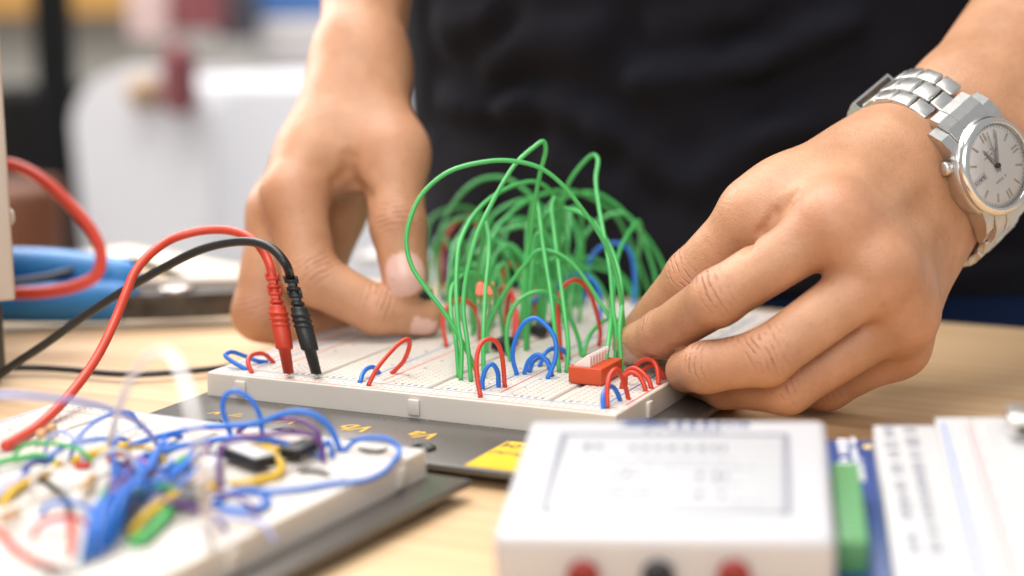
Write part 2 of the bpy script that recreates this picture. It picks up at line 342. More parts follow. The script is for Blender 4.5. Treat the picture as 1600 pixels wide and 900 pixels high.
def chip(label, p, L, F=I3, wd=6.4, group='black chips on the board', pins=True, h=3.3, cat='chip'):
    p = np.asarray(p, float); t = thing('chip', label, cat, p, group); m = MB(); box(m, p+[0, 0, 1.0+h/2], (wd, L, h), F, bev=.25); b = m.build('body', M['chip'], t)
    m = MB(); lathe(m, [(.7, 0), (.7, .05)], p+F@np.array([0, -L/2+1.6, 1.0+h]), F, n=14); m.build('notch', M['ink_grey'], t)
    if pins:
        for k in range(int(L/P254)):
            for s_ in (-1, 1): m = MB(); box(m, p+F@np.array([s_*(wd/2+.45), -L/2+1.6+P254*k, .9]), (.35, .6, 3.0), F); m.build('pin', M['tin'], t)
    return t
p = onz(777, 552, BT); chip('black chip between the front red arch and the tall blue loop', (p[0], p[1]+6, BT), 10, F=rotz(.0))
p = onz(838, 528, BT); chip('black chip standing behind the tall blue loop among green wires', (p[0], p[1]+6, BT), 10)
p = onz(718, 470, BT); chip('black chip under the green arches beside the thumb with the pale nail', (p[0], p[1], BT), 18)
p = ond(657, 466, 664); chip('small black chip pinched in the far blurred hand', p-[0, 0, 2.4], 10, F=frame(view(1, -.15, .3), view(.3, .8, .5)), group='chips held in a hand', wd=7)

def led(label, u, v, t):
    base = onz(u-1, v+86, BT); top = ond(u, v, depth(base)); r = thing('indicator_lamp', label, 'lamp', base, 'red lamps on the board')
    M.setdefault('glow', None)
    if M['glow'] is None:
        g = mat('lit_red_lens', (0.9, 0.12, 0.08), 0.25); pn = g.node_tree.nodes['Principled BSDF']; pn.inputs['Emission Color'].default_value = (1, 0.16, 0.12, 1); pn.inputs['Emission Strength'].default_value = 0.75; M['glow'] = g
    m = MB(); lathe(m, [(1.75, -2.2), (1.75, -1.6), (1.5, -1.5), (1.5, .6), (1.25, 1.5), (.7, 2.05), (.05, 2.2)], top, n=20); m.build('lens', M['glow'], r)
    for s_ in (-1, 1): m = MB(); tube(m, [top+[s_*.9, 0, -2], base+[s_*1.27, 0, -.6]], .28, 6); m.build('lead', M['tin'], r)
led('lit red lamp left of the two under the arches', 751, 450, 0); led('lit red lamp right of the two under the arches', 766, 449, 0)

# ------------------------------------------------------------------ jumper wires
def wire(label, c, pts, r=0.82, z=BT, t0=None, t1=None, group=None, cat='wire', tip=None, name='jumper_wire', sag=0.0, n=10):
    """a bent insulated wire: photograph points with the depth of its two feet on the board shared out along it"""
    a = onz(*pts[0], z) if t0 is None else ond(*pts[0], t0); b = onz(*pts[-1], z) if t1 is None else ond(*pts[-1], t1)
    P = [a]; L = np.cumsum([0]+[math.dist(pts[i], pts[i+1]) for i in range(len(pts)-1)]); L = L/L[-1]; da, db = depth(a), depth(b)
    for k in range(1, len(pts)-1): s_ = L[k]; P.append(ond(*pts[k], min(da+(db-da)*(s_*s_*(3-2*s_)) + sag*math.sin(math.pi*s_), depth(onz(*pts[k], z+r+.25)) if z is not None else 1e9)))
    P.append(b)
    Q = spline(P, 7)
    m = MB(); tube(m, Q, r, n); o = m.build(name, M[c], origin=a); tag(o, label, cat, group)
    for e in (tip or ()):                       # stripped copper end going into its hole
        q, d = (Q[0], Q[0]-Q[1]) if e == 0 else (Q[-1], Q[-1]-Q[-2])
        d = d/np.linalg.norm(d); m = MB(); tube(m, [q-d*.5, q+[0, 0, .3], q+[0, 0, -3.0]], .3, 6); m.build('bare_tip', M['tin'], o)
    return o
GG, RG, BG = 'green jumper wires on the board', 'red jumper wires on the board', 'blue jumper wires on the board'
GREEN = [
 ('green wire in the widest loop, bulging left over the thumb nail', [(747,590),(741,572),(700,497),(663,447),(643,415),(635,380),(640,345),(660,303),(700,269),(750,254),(795,251),(843,262),(880,290),(906,322),(933,360),(954,400),(966,443),(973,495),(978,545),(983,572)]),
 ('green wire with the tallest pointed peak', [(736,596),(731,541),(724,485),(727,442),(744,371),(769,317),(805,257),(833,231),(849,221),(853,232),(844,271),(836,315),(826,400),(821,500),(822,548)]),
 ('green wire bending over just inside the tallest peak, foot in the front left bunch', [(720,594),(721,540),(716,510),(713,460),(714,413),(719,378),(738,339),(770,307),(812,287),(840,285),(864,305),(872,370),(868,450),(862,512)]),
 ('green wire rising shortest from the front left bunch, pale at its bend', [(717,590),(712,530),(706,500),(704,466),(708,446),(722,431),(740,427),(762,440),(778,470),(788,530)]),
 ('green wire folded into a narrow hairpin behind the front red arch', [(756,590),(755,530),(759,450),(764,395),(763,362),(758,347),(754,356),(753,385),(746,430),(739,500),(738,525)]),
 ('green wire in the middle arch crossing two upright wires', [(761,552),(764,508),(782,469),(805,433),(822,412),(840,392),(869,395),(895,413),(916,439),(940,477),(954,500),(966,562)]),
 ('green wire in the lower of two middle arches, running left behind the red lamp', [(758,530),(765,506),(790,455),(810,430),(835,414),(870,406),(900,412),(930,436),(950,470),(956,500)]),
 ('green wire in a flat arch below the blue hoop', [(864,470),(872,434),(892,408),(922,404),(954,417),(979,440),(994,466)]),
 ('green wire in the lowest flat arch below the blue hoop', [(846,490),(869,438),(904,418),(940,420),(968,433),(990,470)]),
 ('green wire in the long sweep from the left bunch to behind the right thumb', [(742,520),(748,440),(769,370),(791,340),(823,314),(862,300),(897,299),(933,314),(961,336),(980,368),(998,411),(1016,460)]),
 ('green wire in the outermost right sweep, ending above the right thumb knuckle', [(840,480),(838,380),(862,318),(890,306),(926,301),(954,314),(984,341),(1012,374),(1037,418),(1046,470)]),
 ('green wire in the right arch just inside the outermost sweep', [(899,480),(898,420),(907,382),(928,351),(955,335),(976,334),(996,356),(1012,393),(1024,434),(1028,480)]),
 ('green wire bent to a sharp corner at right, one leg straight down', [(943,592),(950,540),(956,490),(961,435),(964,410),(971,385),(985,361),(997,345),(1001,352),(1000,380),(995,417),(997,470)]),
 ('green wire with the second tallest peak, right of the tallest', [(960,577),(963,520),(958,484),(954,430),(945,374),(936,324),(931,280),(934,248),(927,242),(904,263),(886,292),(876,345),(878,440),(880,505)]),
 ('green upright wire in the middle, left of two, foot by the white levers', [(874,582),(866,507),(860,456),(848,380),(841,325),(836,308),(829,330),(826,420),(829,520)]),
 ('green upright wire in the middle, right of two, foot touching the switch block', [(885,582),(888,547),(881,480),(872,410),(864,345),(862,321),(867,309),(876,318),(884,380),(886,470),(884,508)]),
 ('green wire in the small front arch left of the switch block', [(799,565),(793,545),(793,507),(805,476),(828,459),(851,456),(872,469),(890,496),(903,527),(909,557)]),
 ('green wire leaving the back corner of the switch block toward the forefinger', [(911,558),(918,531),(932,511),(951,499),(975,505),(990,520)]),
 ('green wire in the far left arch beside the thumb, faint and blurred', [(664,452),(665,420),(666,375),(672,345),(692,330),(720,324),(745,332),(760,362),(764,430)]),
 ('green wire in the broad left arch above the thumb', [(688,462),(684,400),(692,352),(719,305),(751,281),(787,278),(819,296),(836,318),(848,400),(850,482)]),
 ('green wire in the left arch lit pale on top, inside the broad one', [(689,470),(683,410),(685,372),(702,350),(727,340),(750,349),(768,400),(776,476)]),
 ('green wire in an upper middle arch, low of a pair side by side', [(748,490),(752,420),(769,368),(798,357),(833,353),(858,372),(872,430),(874,492)]),
 ('green wire in an upper middle arch, high of a pair side by side', [(762,480),(764,400),(780,350),(805,342),(830,346),(852,372),(860,470)]),
 ('green wire sloping across the middle behind the tallest peak', [(740,480),(748,400),(766,342),(791,322),(819,313),(842,320),(862,350),(868,470)]),
 ('green wire falling steeply through the middle gap from left to right', [(752,482),(758,400),(768,367),(784,384),(800,407),(815,450),(818,500)]),
 ('green wire curling down beside the thumb tip', [(672,455),(674,410),(682,376),(694,372),(703,383),(710,410),(713,470)]),
 ('green wire stub lit pale behind the red lamps', [(766,515),(770,450),(779,420),(787,412),(793,424),(795,470),(793,510)]),
 ('green wire lying low behind the small red arches, touching the forefinger', [(984,572),(990,563),(1004,558),(1022,556),(1034,562)]),
 ('green wire in the front bunch beside the forefinger nail', [(972,583),(968,520),(972,470),(966,420),(948,375),(925,345),(900,330),(872,326),(850,340),(842,420),(842,505)]),
]
for i, (lb, pts) in enumerate(GREEN): wire(lb, 'green', pts, group=GG, tip=(0,) if i in (0, 12, 13) else None)
# the thicket behind: nothing tells one of these arches from the next
rg = random.Random(11)
for k in range(13):
    u0 = rg.uniform(690, 850); u1 = u0+rg.uniform(25, 75); v0, v1 = rg.uniform(462, 522), rg.uniform(462, 522)
    u1 = min(u1, 905); hgt = rg.uniform(85, 150); sk = rg.uniform(-14, 14)
    um = (u0+u1)/2+sk; vt = (v0+v1)/2-hgt; hw = (u1-u0)/2
    wire('one of many green wires in the dense thicket behind the front arches', 'green', [(u0, v0), (u0-3+sk*.2, v0-hgt*.5), (um-hw*.72, vt+hgt*.14), (um, vt), (um+hw*.72, vt+hgt*.16), (u1+3+sk*.2, v1-hgt*.5), (u1, v1)], group='green wires in the thicket', n=8)
for k, (u, v) in enumerate(((814, 530), (824, 546), (880, 500))):
    wire('one of many green wires in the dense thicket behind the front arches', 'green', [(u, v), (u+2, v-60), (u+8, v-130), (u+14, v-185+k*6), (u+24, v-188+k*6), (u+30, v-120), (u+26, v-40), (u+24, v-22)], group='green wires in the thicket', n=8)
RED = [
 ('red wire in the front arch standing over a small blue one', [(751,621),(745,585),(746,552),(753,536),(765,530),(776,535),(784,555),(789,605)], 0),
 ('red wire in the arch behind the front left green bunch', [(698,543),(692,502),(704,473),(722,468),(741,481),(748,506),(749,531)], None),
 ('red wire in the tall arch left of the forefinger, behind the switch block', [(877,562),(874,522),(872,482),(878,452),(890,440),(902,438),(918,452),(931,484),(938,520),(936,541)], None),
 ('red wire in a leaning hairpin with a stripped end, alone on the front left', [(575,603),(589,576),(611,549),(626,535),(637,530),(640,537),(632,562),(622,574),(611,584)], 1),
 ('red wire in a small arch at the left board end by the red plug', [(394,583),(388,569),(389,559),(399,553),(414,554),(428,567)], 1),
 ('red wire in the arch nearest the front right corner, one leg over a blue wire', [(949,638),(949,607),(954,585),(963,577),(972,590),(979,611),(982,624)], 1),
 ('red wire in the low arch second from the front right corner', [(971,607),(976,589),(987,582),(999,588),(1006,601),(1009,611)], 0),
 ('dark red wire in the low arch third from the front right corner', [(977,600),(979,582),(989,575),(1002,581),(1014,595),(1018,607)], 0),
 ('red wire in the tall small arch beside the middle fingertip', [(992,588),(995,571),(1007,562),(1019,563),(1027,576),(1029,601)], None),
 ('red wire hidden furthest back, touching the middle fingertip', [(1003,586),(1008,576),(1019,571),(1031,577),(1039,593)], None),
 ('red wire in a loose bend behind the red lamps', [(806,540),(808,500),(801,470),(791,449),(783,452),(782,500)], None),
 ('red wire peeping over a chip in the middle of the thicket', [(790,520),(792,480),(798,458),(803,466),(803,530)], None),
 ('red wire in a low blurred arch in the deep thicket at left', [(752,478),(756,440),(770,417),(782,421),(786,470)], None),
 ('red wire in a low blurred arch in the deep thicket at centre', [(786,470),(788,425),(800,412),(812,428),(815,475)], None),
 ('red wire seen between upright green wires beside the back blue arch', [(838,505),(836,470),(842,448),(850,460),(850,505)], None),
 ('red wire under the broad left arch near the thumb', [(690,455),(694,385),(712,348),(738,340),(752,372),(754,450)], None),
]
for lb, pts, tp in RED: wire(lb, 'red', pts, group=RG, tip=None if tp is None else (tp,))
BLUE = [
 ('blue wire in a small arch under the front red arch', [(754,608),(754,593),(761,574),(769,569),(777,580),(779,605)], None),
 ('blue wire in the tall loop in the middle of the front', [(808,586),(801,559),(805,532),(818,506),(835,497),(852,507),(866,527),(869,553),(862,577),(855,592)], None),
 ('blue wire in a low arch under the tall blue loop', [(819,585),(826,564),(840,554),(854,564),(863,588)], None),
 ('blue wire lying flat behind the low blue arch', [(843,573),(851,553),(866,544),(880,547),(890,562)], None),
 ('blue wire standing short behind the low blue arches', [(827,582),(834,564),(846,558),(857,566),(858,578)], None),
 ('blue wire in a small arch beside the leaning red hairpin', [(562,598),(569,580),(584,574),(593,584)], None),
 ('blue wire in a long bent loop at the left end of the board', [(387,578),(370,569),(352,555),(360,550),(384,557),(402,564),(418,566)], None),
 ('blue wire in the small arch at the front right corner', [(943,639),(942,621),(947,608),(956,604),(964,613),(969,626)], 0),
 ('blue wire in the high hoop at the back right, against the shirt', [(914,475),(917,430),(923,405),(939,386),(960,380),(979,386),(989,408),(992,442),(990,478)], None),
 ('blue wire in the arch below the high hoop, behind the tall red arch', [(862,500),(872,450),(884,436),(903,429),(922,435),(936,456),(938,510)], None),
 ('blue wire in the thin arch behind the upright green wires', [(826,508),(828,480),(840,466),(857,465),(868,479),(871,512)], None),
 ('dark blue wire at the far left behind the thumb nail', [(673,450),(674,400),(684,372),(694,380),(698,440)], None),
]
for lb, pts, tp in BLUE: wire(lb, 'blue' if 'dark blue' not in lb else 'navy', pts, group=BG, tip=None if tp is None else (tp,))

# ------------------------------------------------------------------ test leads
def lead(label, c, cp, tipuv, topuv, cable, tts, r=1.7):
    base = onz(*tipuv, BT+.3); tb_ = depth(base); top = ond(*topuv, tb_+2); ax = top-base; Lm = np.linalg.norm(ax); F = frame(CR, ax); F = np.stack([F[:, 0], np.cross(ax/Lm, F[:, 0]), ax/Lm], 1)
    th = thing('test_lead', label, 'test lead', base)
    prof = [(1.75, 1.4), (1.85, 1.2), (2.15, 9.6), (2.95, 9.9), (3.1, 10.3), (3.25, 17.5)]
    for k in range(3): h = 17.8+2.0*k; prof += [(3.15, h), (3.55, h+.4), (3.5, h+1.0), (3.0, h+1.3)]
    prof += [(2.95, 24.6), (2.75, 25.4), (1.7, 25.6)]
    m = MB(); lathe(m, prof, base, F, n=36); m.build('plug', M[cp], th)
    m = MB()                                    # strain relief: rings joined by staggered ribs
    lathe(m, [(1.75, 25.0), (1.75, Lm-.2)], base, F, n=20)
    for k in range(4):
        h = 25.9+2.7*k
        lathe(m, [(1.6, h), (2.5, h+.05), (2.5, h+1.3), (1.6, h+1.35)], base, F, n=28)
        for a in ((0, math.pi) if k % 2 else (math.pi/2, -math.pi/2)): box(m, base+F@np.array([2.0*math.cos(a), 2.0*math.sin(a), h+2.0]), (1.0, 2.6, 1.5), F@rotz(a), bev=.2)
    m.build('strain_relief', M[cp], th)
    m = MB(); tube(m, [base+F@np.array([0, 0, 2]), base+F@np.array([0, 0, .2]), base+[0, 0, -3]], .45, 8); m.build('pin', M['tin'], th)
    P = [top-ax/Lm*2, top+ax/Lm*1.5] + [ond(u, v, t) for (u, v), t in zip(cable, tts)]
    m = MB(); tube(m, spline(P, 10), r, 14); m.build('cable', M[c], th)
lead('red test lead, its ribbed plug standing beside the black one', 'redsoft', 'redplug', (452, 589), (426, 434), [(416,401),(398,377),(362,361),(320,360),(272,372),(237,395),(211,425),(196,460),(180,500),(152,557),(112,613),(62,663),(8,697)], [600,603,608,610,608,600,592,586,580,566,548,527,501], 1.62)
lead('black test lead, its ribbed plug standing right of the red one', 'black', 'blackplug', (496, 590), (456, 441), [(446,412),(428,391),(400,379),(366,378),(320,388),(262,415),(200,450),(130,495),(70,538),(20,571),(-20,600)], [588,590,594,598,602,608,614,620,626,634,640], 1.6)
wire('red cable looping out from behind the beige instrument at left', 'redsoft', [(-30,262),(12,256),(60,276),(108,318),(146,366),(158,400),(150,430),(118,447),(70,456),(20,458),(-30,458)], r=2.6, z=None, t0=735, t1=720, cat='cable', name='cable')
wire('thin black cable crossing in front of the blue tool grip', 'black', [(-30,443),(20,441),(80,432),(130,418),(165,410),(210,408),(300,440)], r=1.7, z=None, t0=740, t1=800, cat='cable', name='cable')
wire('black cable lying on the wood from the instrument to the board', 'black', [(-40,582),(20,575),(60,575),(110,578),(160,583),(210,585),(270,582),(335,576),(400,566)], r=1.25, z=TZ+1.3, cat='cable', name='cable')

# ------------------------------------------------------------------ tangle on the lower left breadboard
TG = 'wires on the lower left breadboard'
def w2(label, c, pts, r=0.85, **k): return wire(label, c, pts, r=r*.78, group=TG, **k)
w2('blue wire in the upright loop at the back of the lower left board', 'blue', [(364,690),(354,660),(348,640),(352,619),(367,611),(389,622),(405,647),(411,690)], 1.0)
w2('blue wire in the long low arch ending by the dark plate', 'blue', [(190,700),(250,682),(314,668),(356,666),(405,661),(433,650),(461,643),(490,648),(515,668),(533,706)], 1.15)
w2('blue wire in the big round loop over the right end of the lower left board', 'blue', [(536,706),(555,689),(583,684),(610,688),(624,702),(614,722),(592,742),(564,751),(522,755),(467,764),(417,768),(350,772)], .95)
w2('blue wire in the flat curl at the front of the lower left board', 'blue', [(330,790),(352,774),(383,766),(408,771),(419,783),(404,794),(369,797),(338,792)], 1.3)
w2('blue wire running under the long blue arch', 'blue', [(210,720),(270,700),(320,690),(370,684),(430,690),(470,700)], 1.2)
w2('blue wire bent short beside the black chip at the back', 'blue', [(498,716),(506,698),(512,690),(518,700),(519,716)], 1.0)
w2('purple wire curving over the white chip', 'purple', [(345,765),(342,715),(352,694),(380,685),(420,679),(456,676),(490,682),(503,700),(506,722)], 1.0)
w2('purple wire arching behind the long blue one', 'purple', [(370,676),(392,662),(425,656),(456,656),(480,661),(496,675),(504,704)], .9)
w2('purple wire bent thin at the far left of the white chip', 'purple', [(318,735),(325,700),(345,686),(372,690)], .9)
w2('yellow wire wrapping round the end of the white chip', 'yellow', [(364,757),(386,755),(410,749),(432,742),(440,729),(432,716),(422,704),(419,692)], 1.5)
w2('yellow wire crossing the top of the white chip', 'yellow', [(352,708),(375,699),(405,697),(426,705),(440,694)], 1.1)
w2('yellow wire lying long across the back left of the tangle', 'yellow', [(110,722),(135,712),(160,706),(185,700),(205,694)], 1.5)
w2('yellow wire sloping thick over the green ones at the front', 'yellow', [(203,836),(222,812),(243,795),(265,780),(285,770),(310,764),(340,762)], 1.7)
w2('yellow wire at the far left crossing a pale blue one', 'yellow', [(2,790),(18,768),(40,755),(66,740),(92,726)], 1.6)
w2('green wire blurred at the left edge', 'green', [(-20,735),(0,722),(33,716),(60,712),(85,720)], 1.2)
w2('navy wire in a curled bend at left', 'navy', [(36,748),(42,730),(56,721),(72,722),(84,730)], 1.2)
w2('pale blue wire at the left edge under the yellow one', 'lavender', [(-20,790),(0,770),(20,756),(44,744),(70,742)], 1.2)
w2('black wire bent down into a red end at left', 'black', [(62,748),(80,758),(98,772),(108,790),(110,815)], 1.0)
w2('red wire standing at left under the black one', 'red', [(108,800),(112,825),(112,850),(108,872)], 1.2)
w2('pale red wire in the lowest left corner', 'red', [(-20,820),(8,838),(28,860),(60,878),(95,888)], 1.0)
w2('black wire lying short in the lowest left corner', 'black', [(50,880),(72,886),(95,890),(118,898)], .9)
w2('orange red wire short under the yellow one at the back left', 'red', [(118,728),(130,727),(145,727)], 1.2)
w2('black wire short in front of the white chip', 'black', [(467,738),(482,735),(498,736),(516,744)], .8)
w2('black wire short inside the big blue loop', 'black', [(561,702),(575,704),(590,705),(604,703)], .7)
w2('green wire under the thick yellow one', 'green', [(205,850),(220,842),(240,826),(258,806),(270,790)], 2.0)
w2('green wire left of the blue bundle foot', 'green', [(128,880),(138,850),(150,800),(168,760)], 1.1)
w2('green wire thin beyond the blue bundle', 'green', [(262,740),(275,725),(292,716),(305,722)], 1.1)
rb = random.Random(3)
for k in range(14):
    s_ = k/13; u0, v0 = 130+66*s_+rb.uniform(-5, 5), 884-52*s_+rb.uniform(-10, 4); u1, v1 = 200+rb.uniform(-14, 150), 690+rb.uniform(-8, 44)
    w2('one of the blue wires bundled together at the front of the tangle', 'blue', [(u0, v0), (u0+8, v0-45), (u0+22+20*s_, v0-92), ((u0+u1)/2+rb.uniform(-4, 14), (v0+v1)/2-28+rb.uniform(-10, 10)), (u1-18, v1-4), (u1, v1)], rb.uniform(.8, 1.05), sag=-14)
for k in range(3): w2('one of the purple wires threaded through the blue bundle', 'purple', [(160+14*k, 815+6*k), (168+12*k, 770), (185+16*k, 735-8*k), (205+18*k, 712)], .8, sag=-10)
w2('clear white wire in a tall blurred arch nearest the viewer', 'white', [(330,850),(318,760),(306,670),(288,596),(262,551),(232,556),(204,592),(182,650),(168,705)], 1.15, sag=-78)
w2('pale blue wire drooping across from the left edge in front of the red cable', 'lavender', [(-40,618),(20,617),(80,622),(140,630),(190,646),(225,668),(250,700)], 1.1, t0=445, sag=-12)
rx = random.Random(21)
for c, nm in (('blue', 'blue'), ('yellow', 'yellow'), ('red', 'red'), ('lavender', 'pale blue'), ('white', 'white'), ('green', 'green'), ('blue', 'blue'), ('purple', 'purple')):
    for k in range(2):
        u0, v0 = rx.uniform(10, 330), rx.uniform(705, 850); a_ = rx.uniform(-.5, .3); ln = rx.uniform(40, 130); u1, v1 = u0+ln, v0+ln*a_; hg = rx.uniform(12, 50)
        w2('one of the many thin %s wires crossing low through the tangle' % nm, c, [(u0, v0), (u0+ln*.12, v0+ln*a_*.1-hg*.7), (u0+ln*.45, v0+ln*a_*.5-hg), (u0+ln*.85, v0+ln*a_*.9-hg*.7), (u1, v1)], rx.uniform(.7, .95))
pc = onz(386, 728, BT)
t = thing('chip', 'white topped chip wrapped by yellow wire', 'chip', pc); m = MB(); F = F2@rotz(math.radians(68)); box(m, pc+[0, 0, 3.0], (7, 20, 3.4), F, bev=.3); m.build('body', M['chip'], t)
m = MB(); box(m, pc+[0, 0, 4.9], (6.6, 19.6, .5), F, bev=.1); m.build('top_sticker', M['abs2'], t)
t = chip('black chip behind the purple wires at the back of the tangle', onz(470, 716, BT), 12, F2, group='chips on the lower left board')
t = chip('black chip half covered by the yellow wire at the front of the tangle', onz(300, 790, BT), 14, F2@rotz(.5), group='chips on the lower left board')
t = thing('capacitor', 'round white component beside the purple wire', 'component', onz(333, 752, BT)); m = MB(); p = onz(333, 752, BT); lathe(m, [(1, .6), (3.4, .9), (3.8, 2.5), (3.6, 5), (2.6, 6.4), (.1, 7)], p, n=24); m.build('body', M['white'], t)
m = MB(); tube(m, [p+[-1.3, 0, 1], p+[-1.3, 0, -2.5]], .3, 6); tube(m, [p+[1.3, 0, 1], p+[1.3, 0, -2.5]], .3, 6); m.build('lead', M['tin'], t)
def resistor(label, uv0, uv1):
    a, b = onz(*uv0, BT+3), onz(*uv1, BT+3); r = thing('resistor', label, 'resistor', (a+b)/2-[0, 0, 3], 'resistors on the lower left board'); ax = b-a; Lr = np.linalg.norm(ax); z = ax/Lr
    F = np.stack([np.cross([0, 0, 1], z), np.cross(z, np.cross([0, 0, 1], z)), z], 1); m = MB(); s_ = Lr
    lathe(m, [(.5, 0), (1.3, .3), (1.45, s_*.2), (1.15, s_*.3), (1.15, s_*.7), (1.45, s_*.8), (1.3, s_-.3), (.5, s_)], a, F, n=18); m.build('body', M['tan'], r)
    for f, c in ((.3, 'ink_red'), (.45, 'ink_black'), (.6, 'ink_gold')): m = MB(); lathe(m, [(1.19, s_*f), (1.19, s_*f+.6)], a, F, n=18); m.build('colour_band', M[c], r)
    m = MB(); tube(m, spline([a-[0, 0, 5], a-z*2-[0, 0, 1], a-z*.5, a+z]), .28, 6); tube(m, spline([b-[0, 0, 5], b+z*2-[0, 0, 1], b+z*.5, b-z]), .28, 6); m.build('lead', M['tin'], r)
resistor('tan resistor standing clear at the back left, by the red cable end', (60, 680), (84, 667))
resistor('brown resistor at the left edge of the tangle', (2, 812), (26, 800))
resistor('brown resistor beside the blue bundle', (132, 762), (146, 746))

# ------------------------------------------------------------------ white box with three jacks, tipped up at the back
def unit(v): return np.asarray(v, float)/np.linalg.norm(v)
dy = unit(CR*.1466 + CU*.3375 + CF); dx = CR + CU*.0116 - CF*.1505; dx = unit(dx - dy*(dx@dy)); DF = np.stack([dx, dy, np.cross(dx, dy)], 1)
class Tilted:                                    # a slightly raked plane; local x right, y away, z out of it
    def __init__(s, o): s.o = np.asarray(o, float)
    def at(s, x, y, z): return s.o + DF@np.array([x, y, z], float)
    def hit(s, u, v, h):                         # local coordinates where the photograph's point lies at height h
        d = CR*(u-800)/FPX - CU*(v-450)/FPX + CF; n = DF[:, 2]; t = ((s.o+n*h-CAM)@n)/(d@n); return DF.T@(CAM+d*t-s.o)
    def on(s, u, v, h): return s.at(*s.hit(u, v, h))
DB = Tilted(onz(1058, 655, 25.0))                # the middle of the far top edge
la, lb_, lc, le = DB.hit(828, 654, 0), DB.hit(1290, 655, 0), DB.hit(768, 842, 0), DB.hit(1306, 842, 0)
X0, X1 = (la[0]+lc[0])/2, (lb_[0]+le[0])/2; Y1, Y0 = (la[1]+lb_[1])/2, (lc[1]+le[1])/2
Dmid = DB.at((X0+X1)/2, (Y0+Y1)/2, 0); HH = 16.5
dv = thing('meter_box', 'white box with a grey framed panel and red, black and red jacks, blurred in front', 'device', (Dmid[0], Dmid[1], TZ))
m = MB(); box(m, DB.at((X0+X1)/2, (Y0+Y1)/2, -HH/2), (X1-X0, Y1-Y0, HH), DF, bev=2.4, seg=5); m.build('shell', M['shell'], dv)
for x in (X0+9, X1-9):
    p = DB.at(x, Y1-9, -HH); m = MB(); lathe(m, [(4, TZ), (4, p[2]+1.5)], (p[0], p[1], 0), n=16); m.build('rear_foot', M['blackplug'], dv)
    p = DB.at(x, Y0+9, -HH); m = MB(); lathe(m, [(4, TZ), (4, max(p[2], TZ+.5)+1)], (p[0], p[1], 0), n=16); m.build('front_foot', M['blackplug'], dv)
q = [DB.hit(884, 675, .2), DB.hit(1230, 684, .2), DB.hit(1228, 805, .2), DB.hit(848, 798, .2)]
x0, x1 = (q[0][0]+q[3][0])/2, (q[1][0]+q[2][0])/2; y1, y0 = (q[0][1]+q[1][1])/2, (q[2][1]+q[3][1])/2
m = MB(); box(m, DB.at((x0+x1)/2, (y0+y1)/2, .12), (x1-x0, y1-y0, .3), DF, bev=.1); pn = m.build('display_panel', M['screen'], dv)
m = MB()
for x in (x0, x1): box(m, DB.at(x, (y0+y1)/2, .2), (1.7, y1-y0+1.7, .5), DF, bev=.15)
box(m, DB.at((x0+x1)/2, y1, .2), (x1-x0-1.7, 1.5, .5), DF, bev=.15); box(m, DB.at((x0+x1)/2, y0, .18), (x1-x0-1.7, .5, .4), DF, bev=.1)
m.build('panel_frame', M['ink_pale'], dv)
m = MB()
for u, v, ln, sz in ((985, 757, 9, 1.6), (1110, 757, 12, 1.6), (1060, 730, 34, 1.6), (1060, 785, 34, 1.6), (915, 698, 9, 5), (1050, 700, 26, 4.4), (985, 742, 10, 4.2), (1112, 744, 7, 4.4), (975, 770, 9, 4.2), (1105, 772, 6, 4.2), (1040, 718, 30, 1.4)): scribble(m, 3, ln*1.15, sz, DB.on(u, v, .32), DF)
m.build('panel_print', M['ink_pale'], dv)
m = MB(); scribble(m, 5, 26, 4.2, DB.on(1088, 664, .05), DF, dens=1); vprism(m, [(-4.5, -2.2), (6, -2), (8.5, .1), (4, 2.6), (-6, 2.6), (-1.5, .3)], 0, .07, DB.on(992, 662, .02), DF); m.build('emblem_print', mat('slate_blue_print', (0.05, 0.075, 0.17), .6), dv)
for q_, ln, sz, u, v in ((7, 20, 2.4, 1065, 674), (8, 30, 1.6, 1050, 818)): m = MB(); scribble(m, q_, ln, sz, DB.on(u, v, .05), DF); m.build('small_print', M['ink_pale'], dv)
for u, c, lb in ((912, 'jackred', 'dark red jack at left'), (1029, 'jackblack', 'black jack in the middle'), (1147, 'jackred', 'dark red jack at right')):
    d = CR*(u-800)/FPX - CU*(898-450)/FPX + CF; f0 = DB.at(0, Y0, 0); tt = ((f0-CAM)@dy)/(d@dy); p = CAM+d*tt
    JF = np.stack([dx, np.cross(-dy, dx), -dy], 1)
    m = MB(); lathe(m, [(3.9, -.5), (3.9, 3.0), (3.5, 3.4), (2.2, 3.4), (2.1, 1.2), (.05, 1.2)], p, JF, n=30, cap=False); o = m.build('jack', M[c], dv); o['label'] = lb
    m = MB(); lathe(m, [(1.5, 1.0), (1.5, 3.0), (1.0, 3.0), (.9, 1.6), (.05, 1.6)], p, JF, n=20, cap=False); m.build('socket', M[c], o)

# ------------------------------------------------------------------ blue circuit board at right with its blocks, raked the same way
PB = Tilted(onz(1350, 985, TZ) + [0, 0, 1.0]); PT = PB.at
pa = PB.hit(1370, 688, 1.6); xl, xr, yb, yn = pa[0]-16, pa[0]+66, pa[1], PB.hit(1350, 960, 1.6)[1]
p = PT(pa[0], (yb+yn)/2, 0); pcb = thing('circuit_board', 'blue circuit board with a green terminal block, between the white box and the printed strip', 'circuit board', (p[0], p[1], TZ))
m = MB(); box(m, PT((xl+xr)/2, (yb+yn)/2, .8), (xr-xl, yb-yn, 1.6), DF, bev=.2); m.build('board', M['pcb'], pcb)
for x in (xl+6, xr-6):
    for y in (yb-6, yn+12): p = PT(x, y, 0); m = MB(); lathe(m, [(2.6, TZ), (2.6, p[2]+.4)], (p[0], p[1], 0), n=16); m.build('standoff', M['tin'], pcb)
GH = 10.5; gx0, gx1 = PB.hit(1299, 722, GH)[0], PB.hit(1341, 722, GH)[0]; gy1, gy0 = PB.hit(1322, 722, GH)[1], PB.hit(1322, 846, GH)[1]
